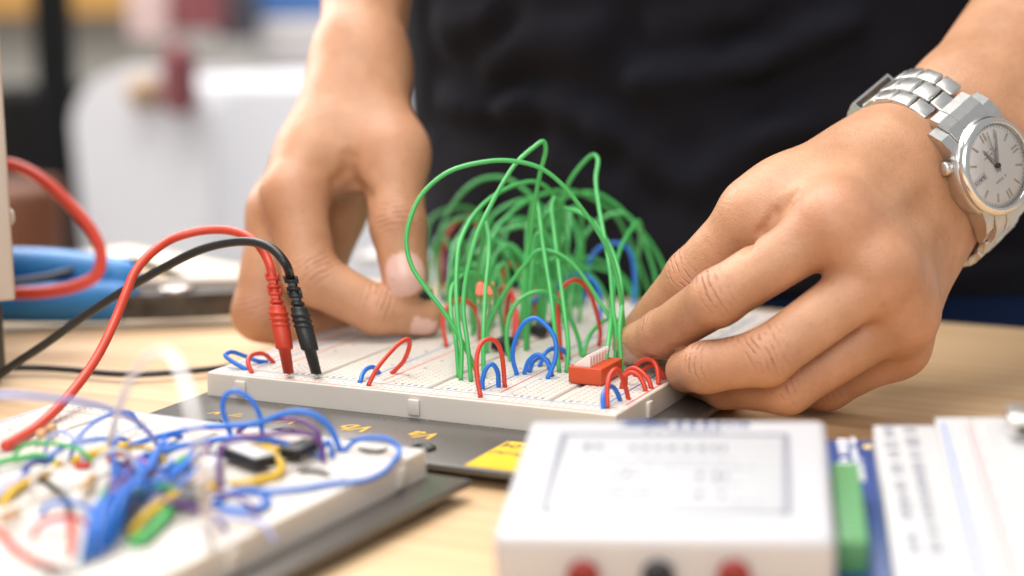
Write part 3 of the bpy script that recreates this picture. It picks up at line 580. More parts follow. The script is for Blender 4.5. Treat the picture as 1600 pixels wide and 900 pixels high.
m = MB(); box(m, PT((gx0+gx1)/2, (gy0+gy1)/2, (GH+1.6)/2), (gx1-gx0, gy1-gy0, GH-1.6), DF, bev=.5)
for k in range(8): box(m, PT(gx0+.1, gy1-3-k*(gy1-gy0-5)/7, 4.8), (1.0, 3.4, 4.5), DF, bev=.2)
tbk = m.build('terminal_block', M['termgreen'], pcb)
m = MB()
for k in range(8): lathe(m, [(1.3, GH-.1), (1.3, GH+.08)], PT((gx0+gx1)/2, gy1-3-k*(gy1-gy0-5)/7, 0), DF, n=14)
m.build('screw', M['termgreen'], tbk)
m = MB(); FR = DF@rotz(math.pi/2)
for u, v, ln, sz in ((1318, 707, 16, 4.0), (1336, 714, 26, 2.4), (1346, 735, 14, 2.0)): scribble(m, 3, ln, sz, PB.on(u, v, 1.65), FR, dens=.95)
m.build('white_print', M['white'], pcb)
m = MB(); p = PB.on(1357, 698, 1.62); lathe(m, [(1.7, 0), (1.7, .08)], p, DF, n=18); lathe(m, [(.8, .02), (.8, .14)], p, DF, n=14, mi=1); m.build('solder_pad', [M['label_yellow'], M['white']], pcb)
CZ = 10.0; c0, c1 = PB.hit(1364, 664, CZ), PB.hit(1464, 662, CZ); cx0, cx1, cyb = c0[0], c1[0]+.6, c0[1]; cyn = PB.hit(1420, 940, CZ)[1]
p = PT((cx0+cx1)/2, (cyb+cyn)/2, 1.7); crd = thing('label_strip', 'white strip printed with two columns of grey text, beside the blue circuit board', 'label strip', p)
m = MB(); box(m, PT((cx0+cx1)/2, (cyb+cyn)/2, (CZ+1.75)/2), (cx1-cx0, cyb-cyn, CZ-1.75), DF, bev=.4); m.build('strip', M['abs2'], crd)
m = MB()
for u, sz in ((1388, 4.0), (1422, 4.0)):
    for v, ln in ((672, 4), (690, 8), (712, 3), (736, 10), (760, 5), (792, 16), (845, 15)): pp = PB.hit(u+(v-672)*.22, v, CZ+.04); scribble(m, int(v), ln, sz, PT(*pp), FR, dens=.9)
m.build('printing', M['ink_pale'], crd)
WZ = 13.0; s0 = PB.hit(1461, 652, WZ); wx0, wyb = s0[0], s0[1]; wyn = PB.hit(1540, 960, WZ)[1]; WL = wyb-wyn; nh = int((WL-6)/P254)
rb_ = thing('breadboard', 'plain white breadboard at the right edge with a blue and a red line', 'breadboard', PT(wx0+28, (wyb+wyn)/2, 1.7)); o_ = PT(wx0, wyn, 1.75); WH_ = WZ-1.75
m = MB(); holed(m, 0, 9.6, 0, WL, [3.6, 6.1], [4+P254*k for k in range(nh) if k % 6 != 5], WH_, O=o_, F=DF, hole=.7); m.build('bus_strip', M['abs2'], rb_)
m = MB(); holed(m, 9.75, 46, 0, WL, [14+P254*k for k in range(5)]+[31.8+P254*k for k in range(5)], [4+P254*k for k in range(nh)], WH_, O=o_, F=DF, hole=.7); m.build('terminal_strip', M['abs2'], rb_)
m = MB(); box(m, o_+DF@np.array([1.7, WL/2, WH_+.03]), (.6, WL-8, .06), DF); m.build('blue_line', M['ink_blue'], rb_)
m = MB(); box(m, o_+DF@np.array([8.3, WL/2, WH_+.03]), (.35, WL-8, .06), DF); m.build('red_line', M['ink_red'], rb_)
m = MB()
for k in range(9): text(m, str(1 if k == 0 else 5*k), 1.5, o_+DF@np.array([11.4, WL-4-5*P254*k, WH_+.04]), DF@rotz(math.pi/2))
m.build('lettering', M['ink_grey'], rb_)
u_ = thing('slide_connector', 'grey metal connector plugged in at the far right edge', 'connector', PB.on(1594, 676, WZ))
c_ = PB.hit(1594, 676, WZ); m = MB(); box(m, PT(c_[0]+2, c_[1], WZ+3.2), (11, 12, 6.4), DF, bev=.5); m.build('shell', M['steel'], u_)
m = MB(); box(m, PT(c_[0]+2, c_[1]-6.1, WZ+3.2), (7.5, .6, 2.6), DF, bev=.1); m.build('opening', M['darksteel'], u_)

# ------------------------------------------------------------------ bench instrument at the left edge, tool and cards behind
it = thing('bench_instrument', 'beige grey instrument case cut off by the left edge of the photo', 'instrument', ond(-150, 600, 690)*[1, 1, 0]+[0, 0, TZ])
e0 = onz(14, 606, TZ); ey = (e0-CAM)*[1, 1, 0]; ey /= np.linalg.norm(ey); ey = rotz(.06)@ey; ex = np.array([ey[1], -ey[0], 0]); IF = np.stack([ex, ey, [0, 0, 1.]], 1)
zb = ond(20, 462, depth(e0)+6)[2]; xs_ = (ond(19.5, 440, depth(e0)+6)-e0)@ex
m = MB(); c = e0+IF@np.array([xs_-95, 90, 0]); c[2] = zb+110; box(m, c, (190, 180, 220), IF, bev=1.2); m.build('case', M['instr'], it)
m = MB(); c = e0+IF@np.array([-95.2, 92, 0]); c[2] = (zb+TZ)/2+1; box(m, c, (190, 172, zb-TZ-4), IF, bev=3); m.build('base', M['instrdark'], it)
p = e0+IF@np.array([xs_+.2, 6, 0]); p[2] = ond(20, 330, depth(e0)+12)[2]; m = MB(); lathe(m, [(3.2, -.2), (3.0, .8), (1.8, 1.5), (.05, 1.7)], p, np.stack([IF[:, 1], IF[:, 2], IF[:, 0]], 1), n=20); m.build('screw', M['instr'], it)

tl = thing('hand_tool', 'blue gripped pliers with dark jaws lying behind the test leads', 'pliers', onz(150, 483, TZ))
a0, a1 = onz(-30, 478, TZ+11), onz(212, 470, TZ+11); ax = (a1-a0)/np.linalg.norm(a1-a0); Fg = np.stack([ax, np.cross([0, 0, 1], ax), [0, 0, 1.]], 1)
for dyy, dz, lb in ((0, 0, 'front grip'), (15, 17, 'rear grip')):
    m = MB(); L_ = np.linalg.norm(a1-a0); P = [a0+Fg@np.array([L_*f, dyy*(1-f*.5)+4*math.sin(f*3.0), dz*(1-.55*f)]) for f in np.linspace(0, 1, 24)]
    tube(m, P, [9.6*(.55+.45*math.sin(min(1, .25+f*1.2)*math.pi/2))*(1 if f < .9 else 1-(f-.9)*3) for f in np.linspace(0, 1, 24)], 18); m.build('grip', M['bluegrip'], tl)
j0 = a1-ax*6; m = MB()
vprism(m, [(0, -9), (22, -11), (40, -10), (75, -4), (92, -1), (92, 2), (60, 6), (30, 9), (0, 8)], -6, 5, j0+[0, 0, -1], Fg); m.build('jaw', M['iron'], tl)
m = MB(); lathe(m, [(8, 5), (7.6, 6.6), (3, 7), (.05, 7)], j0+Fg@np.array([24, 0, -1]), Fg, n=24); m.build('pivot', M['iron_light'], tl)
m = MB(); vprism(m, [(8, 5), (60, 1), (88, 1), (60, 8), (25, 12), (8, 11)], -3, 9, j0+[0, 0, -1], Fg); m.build('jaw', M['iron_light'], tl)
p0, p1 = onz(225, 404, TZ), onz(372, 430, TZ); F = frame(p1*[1, 1, 0]-p0*[1, 1, 0], (0, 0, 1))
m = MB(); box(m, (p0+p1)/2+F@np.array([0, -16, 2.4]), (130, 40, 4), F, bev=.4); tag(m.build('notepad', M['paper']), 'cream pad of paper lying near the back edge of the bench', 'notepad')
p = onz(590, 405, TZ); m = MB(); box(m, p+[22, 20, 2.5], (62, 70, 4), rotz(.2), bev=.4); tag(m.build('paper_sheet', M['abs2']), 'white paper seen between the thumb and forefinger of the far hand', 'paper')

# ------------------------------------------------------------------ far room, all out of focus
def upright(name, label, cat, u0, u1, v0, v1, t, thick, m, bev=20, stand=False, grp=None):
    a, b = ond((u0+u1)/2, v0, t), ond((u0+u1)/2, v1, t); wd_ = (u1-u0)*t/FPX; F = frame(CR*[1, 1, 0], (0, 0, 1)); z0 = FZ if stand else b[2]
    mb_ = MB(); box(mb_, (a[0], a[1], (a[2]+z0)/2) + F@np.array([0, thick/2, 0]), (wd_, thick, a[2]-z0), F, bev=bev, seg=4); return tag(mb_.build(name, m), label, cat, grp)
WH = mat('white_moulded_plastic', (0.62, 0.61, 0.63), .6)
def chair(label, u0, u1, v0, v1, t, col):
    F = frame(CR*[1, 1, 0], (0, 0, 1)); a = ond((u0+u1)/2, v0, t); wd_ = (u1-u0)*t/FPX; zt = a[2]; zs = zt-430
    r = thing('white_chair', label, 'chair', (a[0], a[1], FZ), 'white chairs in the far room'); m = MB()
    P = []; rr = 75
    poly = [(-wd_/2+rr-rr*math.cos(t_), zt-rr+rr*math.sin(t_)) for t_ in np.linspace(0, math.pi/2, 9)] + [(wd_/2-rr+rr*math.sin(t_), zt-rr+rr*math.cos(t_)) for t_ in np.linspace(0, math.pi/2, 9)] + [(wd_/2-20, zs-20), (-wd_/2+20, zs-20)]
    FF = np.stack([F[:, 0], [0, 0, 1.], -F[:, 1]], 1)
    vprism(m, poly, -14, 14, (a[0], a[1], 0), FF); m.build('backrest', col, r)
    m = MB(); box(m, (a[0], a[1], zs) + F@np.array([0, -190, 0]), (wd_-20, 380, 30), F, bev=12); m.build('seat', col, r)
    for sx in (-1, 1):
        for dy_ in (-350, -20): m = MB(); q = np.array([a[0], a[1], 0])+F@np.array([sx*(wd_/2-35), dy_, 0]); tube(m, [[*q[:2], FZ], [*q[:2], zs-10]], 13, 12); m.build('leg', M['tin'], r)
chair('white chair with rounded back, left of the two in the blurred room', 112, 330, 105, 400, 2150, WH)
chair('white chair behind the far arm, right of the two in the blurred room', 320, 560, 135, 400, 2500, WH)
upright('white_cabinet', 'low white cabinet in the blurred room behind the white chairs', 'cabinet', 150, 700, 125, 400, 3000, 420, WH, 10, True)
upright('wooden_counter', 'orange wood counter at the top left of the blurred room', 'counter', -200, 230, -60, 26, 4300, 300, mat('orange_wood', (0.46, 0.24, 0.06), .5), 8)
upright('grey_cupboard', 'grey cupboard behind the dark post in the blurred room', 'cupboard', -200, 235, -20, 400, 4400, 300, mat('grey_paint', (0.33, 0.31, 0.27), .6), 8, True)
upright('dark_post', 'black post standing at the left of the blurred room', 'post', 38, 88, -160, 400, 2300, 60, mat('black_paint', (0.006, 0.006, 0.006), .8, spec=.1), 6, True)
upright('dark_bin', 'black bin in the blurred room behind the beige instrument', 'bin', -60, 84, 142, 400, 2450, 200, mat('black_plastic', (0.007, 0.006, 0.006), .8, spec=.1), 14, True)
def stool(label, u, v, t, r_, c):
    p = ond(u, v, t); st_ = thing('wooden_stool', label, 'stool', (p[0], p[1], FZ)); m = MB(); lathe(m, [(r_*.9, p[2]-95), (r_, p[2]-80), (r_, p[2]-12), (r_*.93, p[2]), (.1, p[2]+3)], (p[0], p[1], 0), n=40); m.build('seat', c, st_)
    for k in range(4): a = k*math.pi/2+.6; m = MB(); tube(m, [[p[0]+r_*math.cos(a)*1.1, p[1]+r_*math.sin(a)*1.1, FZ], [p[0]+r_*.7*math.cos(a), p[1]+r_*.7*math.sin(a), p[2]-90]], 14, 12); m.build('leg', c, st_)
stool('round orange brown stool low at the left of the blurred room', 40, 285, 2000, 42, mat('orange_brown_wood', (0.12, 0.032, 0.007), .5))
RD = mat('dark_red_cloth', (0.17, 0.045, 0.05), .9, var=.2, vscale=20)
upright('red_bag', 'dark red bag hanging by the white chairs in the blurred room', 'bag', 245, 296, 70, 182, 2050, 60, RD, 20)
upright('red_box', 'dark red box high on the white cabinet in the blurred room', 'box', 262, 335, -30, 48, 3050, 150, RD, 8)
upright('pink_box', 'pale pink box beside the dark red one in the blurred room', 'box', 195, 262, -30, 62, 3100, 150, mat('pale_pink_card', (0.50, 0.36, 0.33), .7), 8)
upright('brown_bag', 'tan bag beside the dark red bag in the blurred room', 'bag', 190, 240, 122, 172, 2080, 70, mat('tan_cloth', (0.30, 0.20, 0.12), .8), 20)
upright('dark_monitor', 'dark screen on the white cabinet in the blurred room', 'monitor', 335, 400, -30, 62, 3200, 60, mat('dark_grey_plastic', (0.035, 0.035, 0.045), .5), 8)
upright('blue_crate', 'blue crate at the top of the blurred room beside the far arm', 'crate', 400, 560, -60, 30, 3300, 240, mat('blue_plastic', (0.045, 0.13, 0.34), .5), 10)
upright('grey_crate', 'grey crate under the blue one in the blurred room', 'crate', 395, 560, 30, 108, 3250, 240, mat('pale_grey_plastic', (0.36, 0.34, 0.33), .5), 10)
upright('white_column', 'white pillar showing between the far arm and the shirt', 'pillar', 560, 760, -400, 400, 3600, 200, WH, 10, True)

# ------------------------------------------------------------------ the person: one skin grown round the bones
def vnoise(P, s, seed=0):                        # cheap smooth noise in [-1, 1]
    r = np.random.RandomState(seed); out = 0
    for _ in range(7):
        k = r.normal(size=3)*s; out = out + np.sin(P@k + r.uniform(0, 6.28))
    return out/7**.5
def capd(P, a, b, ra, rb):
    a = np.asarray(a); ba = np.asarray(b)-a; pa = P-a; h = np.clip(pa@ba/(ba@ba), 0, 1)
    return np.linalg.norm(pa-h[:, None]*ba, axis=1) - (ra+(rb-ra)*h)
def smin(a, b, k): h = np.maximum(k-np.abs(a-b), 0)/k; return np.minimum(a, b)-h*h*k*.25
def surface(f, lo, hi, h, blk=6):
    """naive surface nets over f, evaluated only in blocks near the surface"""
    lo = np.asarray(lo, float); n = (np.ceil((np.asarray(hi)-lo)/(h*blk)).astype(int))+1
    g = np.stack(np.meshgrid(*[np.arange(k) for k in n], indexing='ij'), -1).reshape(-1, 3)
    dc = f(lo+(g+.5-.5/blk)*h*blk).reshape(n); near = np.abs(dc) < h*blk*1.25+3
    D = np.repeat(np.repeat(np.repeat(dc, blk, 0), blk, 1), blk, 2).astype(np.float32)
    sub = np.stack(np.meshgrid(*[np.arange(blk)]*3, indexing='ij'), -1).reshape(-1, 3)
    cells = np.argwhere(near)
    for i in range(0, len(cells), 2000):
        ix = (cells[i:i+2000, None, :]*blk+sub).reshape(-1, 3); D[ix[:, 0], ix[:, 1], ix[:, 2]] = f(lo+ix*h)
    inside = D < 0; nz = tuple(k-1 for k in D.shape)
    cnt = np.zeros(nz, np.int8); off = [(i, j, k) for i in (0, 1) for j in (0, 1) for k in (0, 1)]
    for o in off: cnt += inside[o[0]:o[0]+nz[0], o[1]:o[1]+nz[1], o[2]:o[2]+nz[2]]
    act = np.argwhere((cnt > 0) & (cnt < 8)); idx = -np.ones(nz, np.int64); idx[tuple(act.T)] = np.arange(len(act))
    acc = np.zeros((len(act), 3)); num = np.zeros(len(act))
    for a in off:
        for ax in range(3):
            if a[ax]: continue
            b = list(a); b[ax] = 1; A = act+a; B = act+np.array(b); da = D[tuple(A.T)]; db = D[tuple(B.T)]; c = (da < 0) != (db < 0)
            t = np.where(c, da/np.where(c, da-db, 1), 0); p = np.array(a, float)[None].repeat(len(act), 0); p[:, ax] += t
            acc[c] += p[c]; num[c] += 1
    V = lo+(act+acc/num[:, None])*h; F = []
    for ax in range(3):
        u, v = (ax+1) % 3, (ax+2) % 3; s0 = [slice(1, -1)]*3; s0[ax] = slice(0, -1); s1 = list(s0); s1[ax] = slice(1, None)
        a = inside[tuple(s0)]; b = inside[tuple(s1)]
        for flip, msk in ((False, a & ~b), (True, ~a & b)):
            e = np.argwhere(msk)+np.array([0 if k == ax else 1 for k in range(3)])
            q = []
            for du, dv in ((0, 0), (1, 0), (1, 1), (0, 1)):
                c = e.copy(); c[:, u] -= du; c[:, v] -= dv
                ok = (c >= 0).all(1) & (c < nz).all(1); q.append(np.where(ok, idx[tuple(np.clip(c, 0, np.array(nz)-1).T)], -1))
            q = np.stack(q, 1); q = q[(q >= 0).all(1)]; F.append(q[:, ::-1] if flip else q)
    F = np.concatenate(F)
    for _ in range(2):                           # relax the net a little
        s = np.zeros_like(V); c = np.zeros(len(V))
        for i in range(4):
            for j in (1, 3): np.add.at(s, F[:, i], V[F[:, (i+j) % 4]]); np.add.at(c, F[:, i], 1)
        V = V*.5 + s/np.maximum(c, 1)[:, None]*.5
    d = f(V); return V, F, d

class Arm:
    def __init__(s): s.palm = []; s.fing = []; s.joints = []; s.nails = []; s.knk = []; s.cuts = []; s.kf = 4.5; s.kp = 12.0
    def f(s, P):
        p = None
        for q in s.palm:
            d = capd(P, *q[:4]); k = q[4] if len(q) > 4 else s.kp; p = d if p is None else smin(p, d, k)
        out = p
        first = True
        for fg in s.fing:
            d = None
            for q in fg: e = capd(P, *q[:4]); d = e if d is None else smin(d, e, 3.0)
            d = smin(d, p, s.kf); out = d if first else smin(out, d, .9); first = False
        for a, b, r, dep_ in s.cuts:             # soft hollows and folds
            e = capd(P, a, b, 0, 0); out = out + dep_*np.exp(-(e/r)**2)
        return out
    def finger(s, pts, rad, knuckles=(1, 2)):
        s.fing.append([(pts[i], pts[i+1], rad[i], rad[i+1]) for i in range(len(pts)-1)])
        for k in knuckles:
            ax = pts[k+1]-pts[k-1]; s.joints.append((pts[k], ax/np.linalg.norm(ax), rad[k]))

# ---- watch frame (x = 3 o'clock towards the hand, y = 12 o'clock, z = out of the dial)
nz_ = view(.52, .02, .855); nz_ /= np.linalg.norm(nz_)
e1 = np.cross(CU, nz_); e1 /= np.linalg.norm(e1); e2 = np.cross(nz_, e1); th_ = math.radians(-56)
WY = math.cos(th_)*e1 + math.sin(th_)*e2; WX = np.cross(WY, nz_); WF = np.stack([WX, WY, nz_], 1)
DIAL = ond(1556, 259, 592); WC = DIAL - nz_*30
# ---- near hand (the one with the watch)
RH = Arm(); J = lambda u, v, t: ond(u, v, t)
J0 = WC + WX*27
FA = -WX*.985 + nz_*-.10 + WY*-.03; FA /= np.linalg.norm(FA)
EL = WC + FA*240
for sy in (-1, 1): RH.palm.append((WC+WY*sy*9.5-FA*22, WC+WY*sy*8.5+FA*30, 19.0, 20.5, 10)); RH.palm.append((WC+WY*sy*8.5+FA*30, WC+FA*120+WY*sy*9, 20.5, 31, 10)); RH.palm.append((WC+FA*120+WY*sy*9, EL, 31, 36, 10))
mi, mm_, mr, mp = J(1304, 352, 556), J(1372, 430, 557), J(1405, 492, 569), J(1404, 538, 585)
ci, cm, cr_, cp_ = J0-WY*11+WX*2, J0-WY*2+WX*5, J0+WY*7+WX*3, J0+WY*15-WX*3
for a, b, ra, rb in ((ci, mi, 15.5, 10.6), (cm, mm_, 16, 10.6), (cr_, mr, 15.5, 10.2), (cp_, mp, 15, 10.0)): RH.palm.append((a, b, ra, rb, 13))
tc_, tm, ti, tt = J(1378, 250, 602), J(1180, 337, 579), J(1084, 433, 594), J(1006, 518, 616)
RH.palm.append((tc_, tm, 17.5, 12.5, 14)); RH.palm.append((J0-WY*8-nz_*12, (tm+mi)/2+view(0, -2, -12), 15, 11, 16)); RH.palm.append((J0+WY*8-nz_*14, mp+view(-4, 0, -12), 14, 10, 16))
RH.palm.append((tm+(tc_-tm)*.25, mi+(ci-mi)*.35, 9.0, 10.0, 16))
RH.finger([mi, J(1122, 465, 557), J(1036, 521, 588), J(988, 540, 607)], (10.0, 9.2, 8.2, 7.2))
RH.finger([mm_, J(1197, 558, 549), J(1102, 574, 560), J(1074, 579, 576)], (10.0, 9.1, 8.2, 7.5))
RH.finger([mr, J(1229, 604, 565), J(1132, 600, 582), J(1090, 590, 600)], (10.0, 9.0, 8.1, 7.2))
RH.finger([mp, J(1292, 601, 592), J(1206, 603, 606), J(1160, 597, 620)], (10.0, 8.6, 7.6, 6.8))
RH.finger([tm, ti, tt], (11.3, 9.9, 8.1), (1,))
for q, r in ((mi, 10.2), (mm_, 9.8), (mr, 9.4)): RH.palm.append((q+view(0, 1, 1.0), q+view(1, 2, 0), r, r, 12))
for a, b in ((ci, cm), (cm, cr_)): RH.palm.append(((a+b)/2+nz_*1.5, ((mi if a is ci else mm_)*.5+(mm_ if a is ci else mr)*.5)*.82+(a+b)/2*.18, 12.8, 8.8, 12))
wb0, wb1 = J(1222, 326, 565), J(1165, 385, 560); pass
RH.knk = [(mi, 13), (mm_, 12), (mr, 11), (mp, 10)]
RH.nails = [(J(984, 553, 601), (J(988, 540, 607)-J(1036, 521, 588)), view(.1, -.85, .5), 5.2, 4.2)]
# ---- far hand (out of focus)
LH = Arm(); LH.kf = 8
lw = J(566, 78, 712); lw2 = J(577, -120, 752); VF = CF - (lw2-lw)*((CF@(lw2-lw))/((lw2-lw)@(lw2-lw))); VF /= np.linalg.norm(VF); LE = lw+(lw2-lw)/np.linalg.norm(lw2-lw)*245
fa2 = (LE-lw)/np.linalg.norm(LE-lw)
for s_ in (-1, 1): LH.palm.append((lw+VF*s_*9, lw+fa2*60+VF*s_*10, 15.4, 19.8, 10)); LH.palm.append((lw+fa2*60+VF*s_*10, LE, 19.8, 36, 10))
lt = [J(590, 150, 690), J(612, 240, 673), J(622, 352, 661), J(633, 432, 657)]
li = [J(458, 306, 664), J(487, 432, 657), J(588, 486, 656), J(664, 497, 662)]
lm = [J(436, 330, 686), J(408, 488, 676), J(470, 512, 681), J(545, 497, 690)]
lr = [J(450, 330, 706), J(424, 486, 698), J(480, 510, 702), J(530, 500, 708)]
lp = [J(470, 320, 724), J(445, 470, 716), J(500, 500, 722)]
base = lw-fa2*12
for a, b, ra, rb in ((base-VF*9, li[0], 14, 11.4), (base-VF*2, lm[0], 13.5, 11.5), (base+VF*5, lr[0], 13.5, 11), (base+VF*10, lp[0], 13, 10), (base-VF*6, lt[1], 13.5, 12.4)): LH.palm.append((a, b, ra, rb, 14))
LH.palm.append((J(560, 200, 700), J(520, 330, 705), 15, 13, 14)); LH.palm.append((lt[1], J(500, 250, 680), 9, 12, 16))
LH.finger(li, (11.6, 10.6, 9.2, 7.4)); LH.finger(lm, (11.6, 11.4, 9.6, 7.8)); LH.finger(lr, (11, 10.4, 9, 7.8)); LH.finger(lp, (10, 9, 7.6), (1,))
LH.finger(lt[1:], (12.2, 10.8, 9.0), (1,))
LH.palm.append((J(550, 258, 694), J(511, 404, 698), 11.5, 8.6, 8))
LH.knk = [(li[0], 12), (lt[1], 12)]
LH.nails = [(J(633, 427, 648), lt[3]-lt[2], view(.05, .1, 1), 8.0, 7.4), (J(662, 510, 655), li[3]-li[2], view(0, -.97, .2), 5.0, 4.0)]

def onskin(arm, u, v, t0, t1):
    T = np.arange(t0, t1, .7); d = arm.f(np.array([ond(u, v, t) for t in T])); k = np.argmax(d < 0); return ond(u, v, T[k])
for arm, chain, r_, dp_, t0, t1 in (
    (RH, [(1246, 300), (1230, 316), (1212, 334), (1190, 362), (1168, 392)], 1.5, 1.3, 520, 640), (RH, [(1236, 322), (1205, 326)], 1.1, .6, 520, 640), (RH, [(1250, 312), (1226, 330)], 1.0, .5, 520, 640),
    (RH, [(1398, 445), (1418, 470), (1408, 492)], 3.5, .5, 520, 640), (RH, [(1330, 330), (1420, 250)], 5, .5, 520, 640), (RH, [(1352, 372), (1450, 320)], 6, .8, 520, 660), (RH, [(1395, 400), (1470, 345)], 6, -.5, 520, 660),
    (LH, [(546, 246), (545, 268), (556, 290), (578, 306)], 2.6, 2.2, 600, 760), (LH, [(546, 268), (522, 284)], 2, 1.2, 600, 760), (LH, [(600, 352), (645, 356)], 1.6, .5, 600, 760), (LH, [(602, 366), (642, 368)], 1.4, .4, 600, 760)):
    P_ = [onskin(arm, u, v, t0, t1) for u, v in chain]
    for a, b in zip(P_[:-1], P_[1:]): arm.cuts.append((a, b, r_, dp_))
def grow(arm, lo, hi, h):
    V, F, _ = surface(arm.f, lo, hi, h)
    return V, F
def attrs(arm, V, N):
    red = np.zeros(len(V)); along = np.zeros(len(V)); crease = np.zeros(len(V)); nail = np.zeros(len(V))
    for c, r in arm.knk: red = np.maximum(red, np.exp(-(np.linalg.norm(V-c, axis=1)/(r*1.25))**4))
    for c, ax, r in arm.joints:
        d = V-c; al = d@ax; per = np.linalg.norm(d-al[:, None]*ax, axis=1); mk = np.exp(-(al/6.5)**2)*(per < r*1.7)
        dors = np.clip(N@view(.15, .75, .6)*1.6+.15, 0, 1); mk = mk*dors
        up = mk > crease; crease = np.where(up, mk, crease); along = np.where(up, al, along); red = np.maximum(red, .7*mk)
    for c, ax, nn, L_, W_ in arm.nails:
        ax = ax/np.linalg.norm(ax); nn = nn-ax*(nn@ax); nn /= np.linalg.norm(nn); sd = np.cross(nn, ax); d = V-c
        q = (np.abs(d@ax)/L_)**2.6+(np.abs(d@sd)/W_)**2.6; ok = (N@nn > .25) & (np.abs(d@nn) < 6)
        nail = np.maximum(nail, np.where(ok, np.clip((1.12-q)/.24, 0, 1), 0))
    return red, along, crease, nail
def vnormals(V, F):
    n = np.cross(V[F[:, 2]]-V[F[:, 0]], V[F[:, 3]]-V[F[:, 1]]); N = np.zeros_like(V)
    for i in range(4): np.add.at(N, F[:, i], n)
    return N/(np.linalg.norm(N, axis=1)[:, None]+1e-9)
def bounds(arm, pad=8):
    P = [(x[0], x[2]) for x in arm.palm]+[(x[1], x[3]) for x in arm.palm]+[(x[0], x[2]) for g in arm.fing for x in g]+[(x[1], x[3]) for g in arm.fing for x in g]
    A = np.array([p-r for p, r in P]); B = np.array([p+r for p, r in P]); return A.min(0)-pad, B.max(0)+pad

def skin_material():
    m = bpy.data.materials.new('skin'); m.use_nodes = True; nt = m.node_tree; p = nt.nodes['Principled BSDF']; N = nt.nodes.new; L = nt.links.new
    tc = N('ShaderNodeTexCoord')
    def at(nm): a = N('ShaderNodeAttribute'); a.attribute_name = nm; return a.outputs['Fac']
    def noise(s, d, dist=0): n = N('ShaderNodeTexNoise'); n.inputs['Scale'].default_value = s; n.inputs['Detail'].default_value = d; n.inputs['Distortion'].default_value = dist; L(tc.outputs['Object'], n.inputs['Vector']); return n.outputs['Fac']
    def mix(f, a, b):
        x = N('ShaderNodeMix'); x.data_type = 'RGBA'
        for s_, v in ((0, f), (6, a), (7, b)):
            if isinstance(v, (tuple, float)): x.inputs[s_].default_value = v
            else: L(v, x.inputs[s_])
        return x.outputs[2]
    def mth(op, a, b=0.0, c=0.0):
        x = N('ShaderNodeMath'); x.operation = op
        for i, v in enumerate((a, b, c)):
            if isinstance(v, float): x.inputs[i].default_value = v
            else: L(v, x.inputs[i])
        return x.outputs[0]
    mr = N('ShaderNodeMapRange'); mr.inputs['From Min'].default_value = .32; mr.inputs['From Max'].default_value = .68; L(noise(45, 5), mr.inputs['Value'])
    c = mix(mr.outputs[0], (0.43, 0.210, 0.108, 1), (0.585, 0.312, 0.180, 1))
    fr = N('ShaderNodeMapRange'); fr.inputs['From Min'].default_value = .55; fr.inputs['From Max'].default_value = .75; L(noise(420, 3), fr.inputs['Value'])
    c = mix(mth('MULTIPLY', fr.outputs[0], .38), c, (0.40, 0.19, 0.10, 1))
    bl = N('ShaderNodeMapRange'); bl.inputs['From Min'].default_value = .42; bl.inputs['From Max'].default_value = .62; L(noise(17, 3), bl.inputs['Value'])
    c = mix(mth('MULTIPLY', bl.outputs[0], .30), c, (0.60, 0.29, 0.17, 1))
    c = mix(mth('MULTIPLY', at('red'), .55), c, (0.52, 0.235, 0.14, 1))
    # creases: lines across the joint, following the finger
    wv = mth('SINE', mth('ADD', mth('MULTIPLY', at('along'), 2.9), mth('MULTIPLY', noise(150, 3, .5), 8.0)))
    ln = mth('POWER', mth('MULTIPLY_ADD', wv, .5, .5), 5.0)
    br = N('ShaderNodeMapRange'); br.inputs['From Min'].default_value = .40; br.inputs['From Max'].default_value = .58; L(noise(260, 2), br.inputs['Value'])
    ln = mth('MULTIPLY', mth('MULTIPLY', ln, at('crease')), br.outputs[0])
    c = mix(mth('MULTIPLY', mth('MULTIPLY', ln, noise(330, 3)), .75), c, (0.27, 0.11, 0.06, 1))
    c = mix(at('nail'), c, (0.72, 0.46, 0.39, 1))
    L(c, p.inputs['Base Color'])
    vo = N('ShaderNodeTexVoronoi'); vo.feature = 'DISTANCE_TO_EDGE'; vo.inputs['Scale'].default_value = 900; L(tc.outputs['Object'], vo.inputs['Vector'])
    vm = N('ShaderNodeMapRange'); vm.inputs['From Max'].default_value = .25; L(vo.outputs['Distance'], vm.inputs['Value'])
    hgt = mth('ADD', mth('MULTIPLY', vm.outputs[0], .25), mth('MULTIPLY', noise(900, 5), .35))
    hgt = mth('ADD', hgt, mth('MULTIPLY', noise(160, 4), 1.1)); hgt = mth('ADD', hgt, mth('MULTIPLY', noise(420, 4, 1.5), .7))
    nn = mth('SUBTRACT', 1.0, at('nail')); hgt = mth('MULTIPLY', hgt, nn)
    hgt = mth('SUBTRACT', hgt, mth('MULTIPLY', ln, 2.4)); hgt = mth('ADD', hgt, mth('MULTIPLY', at('nail'), 1.2))
    b = N('ShaderNodeBump'); b.inputs['Strength'].default_value = .75; b.inputs['Distance'].default_value = .00028; L(hgt, b.inputs['Height']); L(b.outputs[0], p.inputs['Normal'])
    L(mth('MULTIPLY_ADD', at('nail'), -.2, .46), p.inputs['Roughness'])
    p.inputs['Subsurface Weight'].default_value = .10; p.inputs['Subsurface Radius'].default_value = (1, .35, .18); p.inputs['Subsurface Scale'].default_value = .002
    p.inputs['Specular IOR Level'].default_value = .45
    return m
TCX, TCY = 84.0, 385.0
SH1, SH2 = np.array([TCX+170, TCY+5, 400.]), np.array([TCX-170, TCY+5, 400.])
pv = thing('person', 'person in a black t-shirt working with both hands, steel watch on one wrist', 'person', (TCX, TCY, -200))
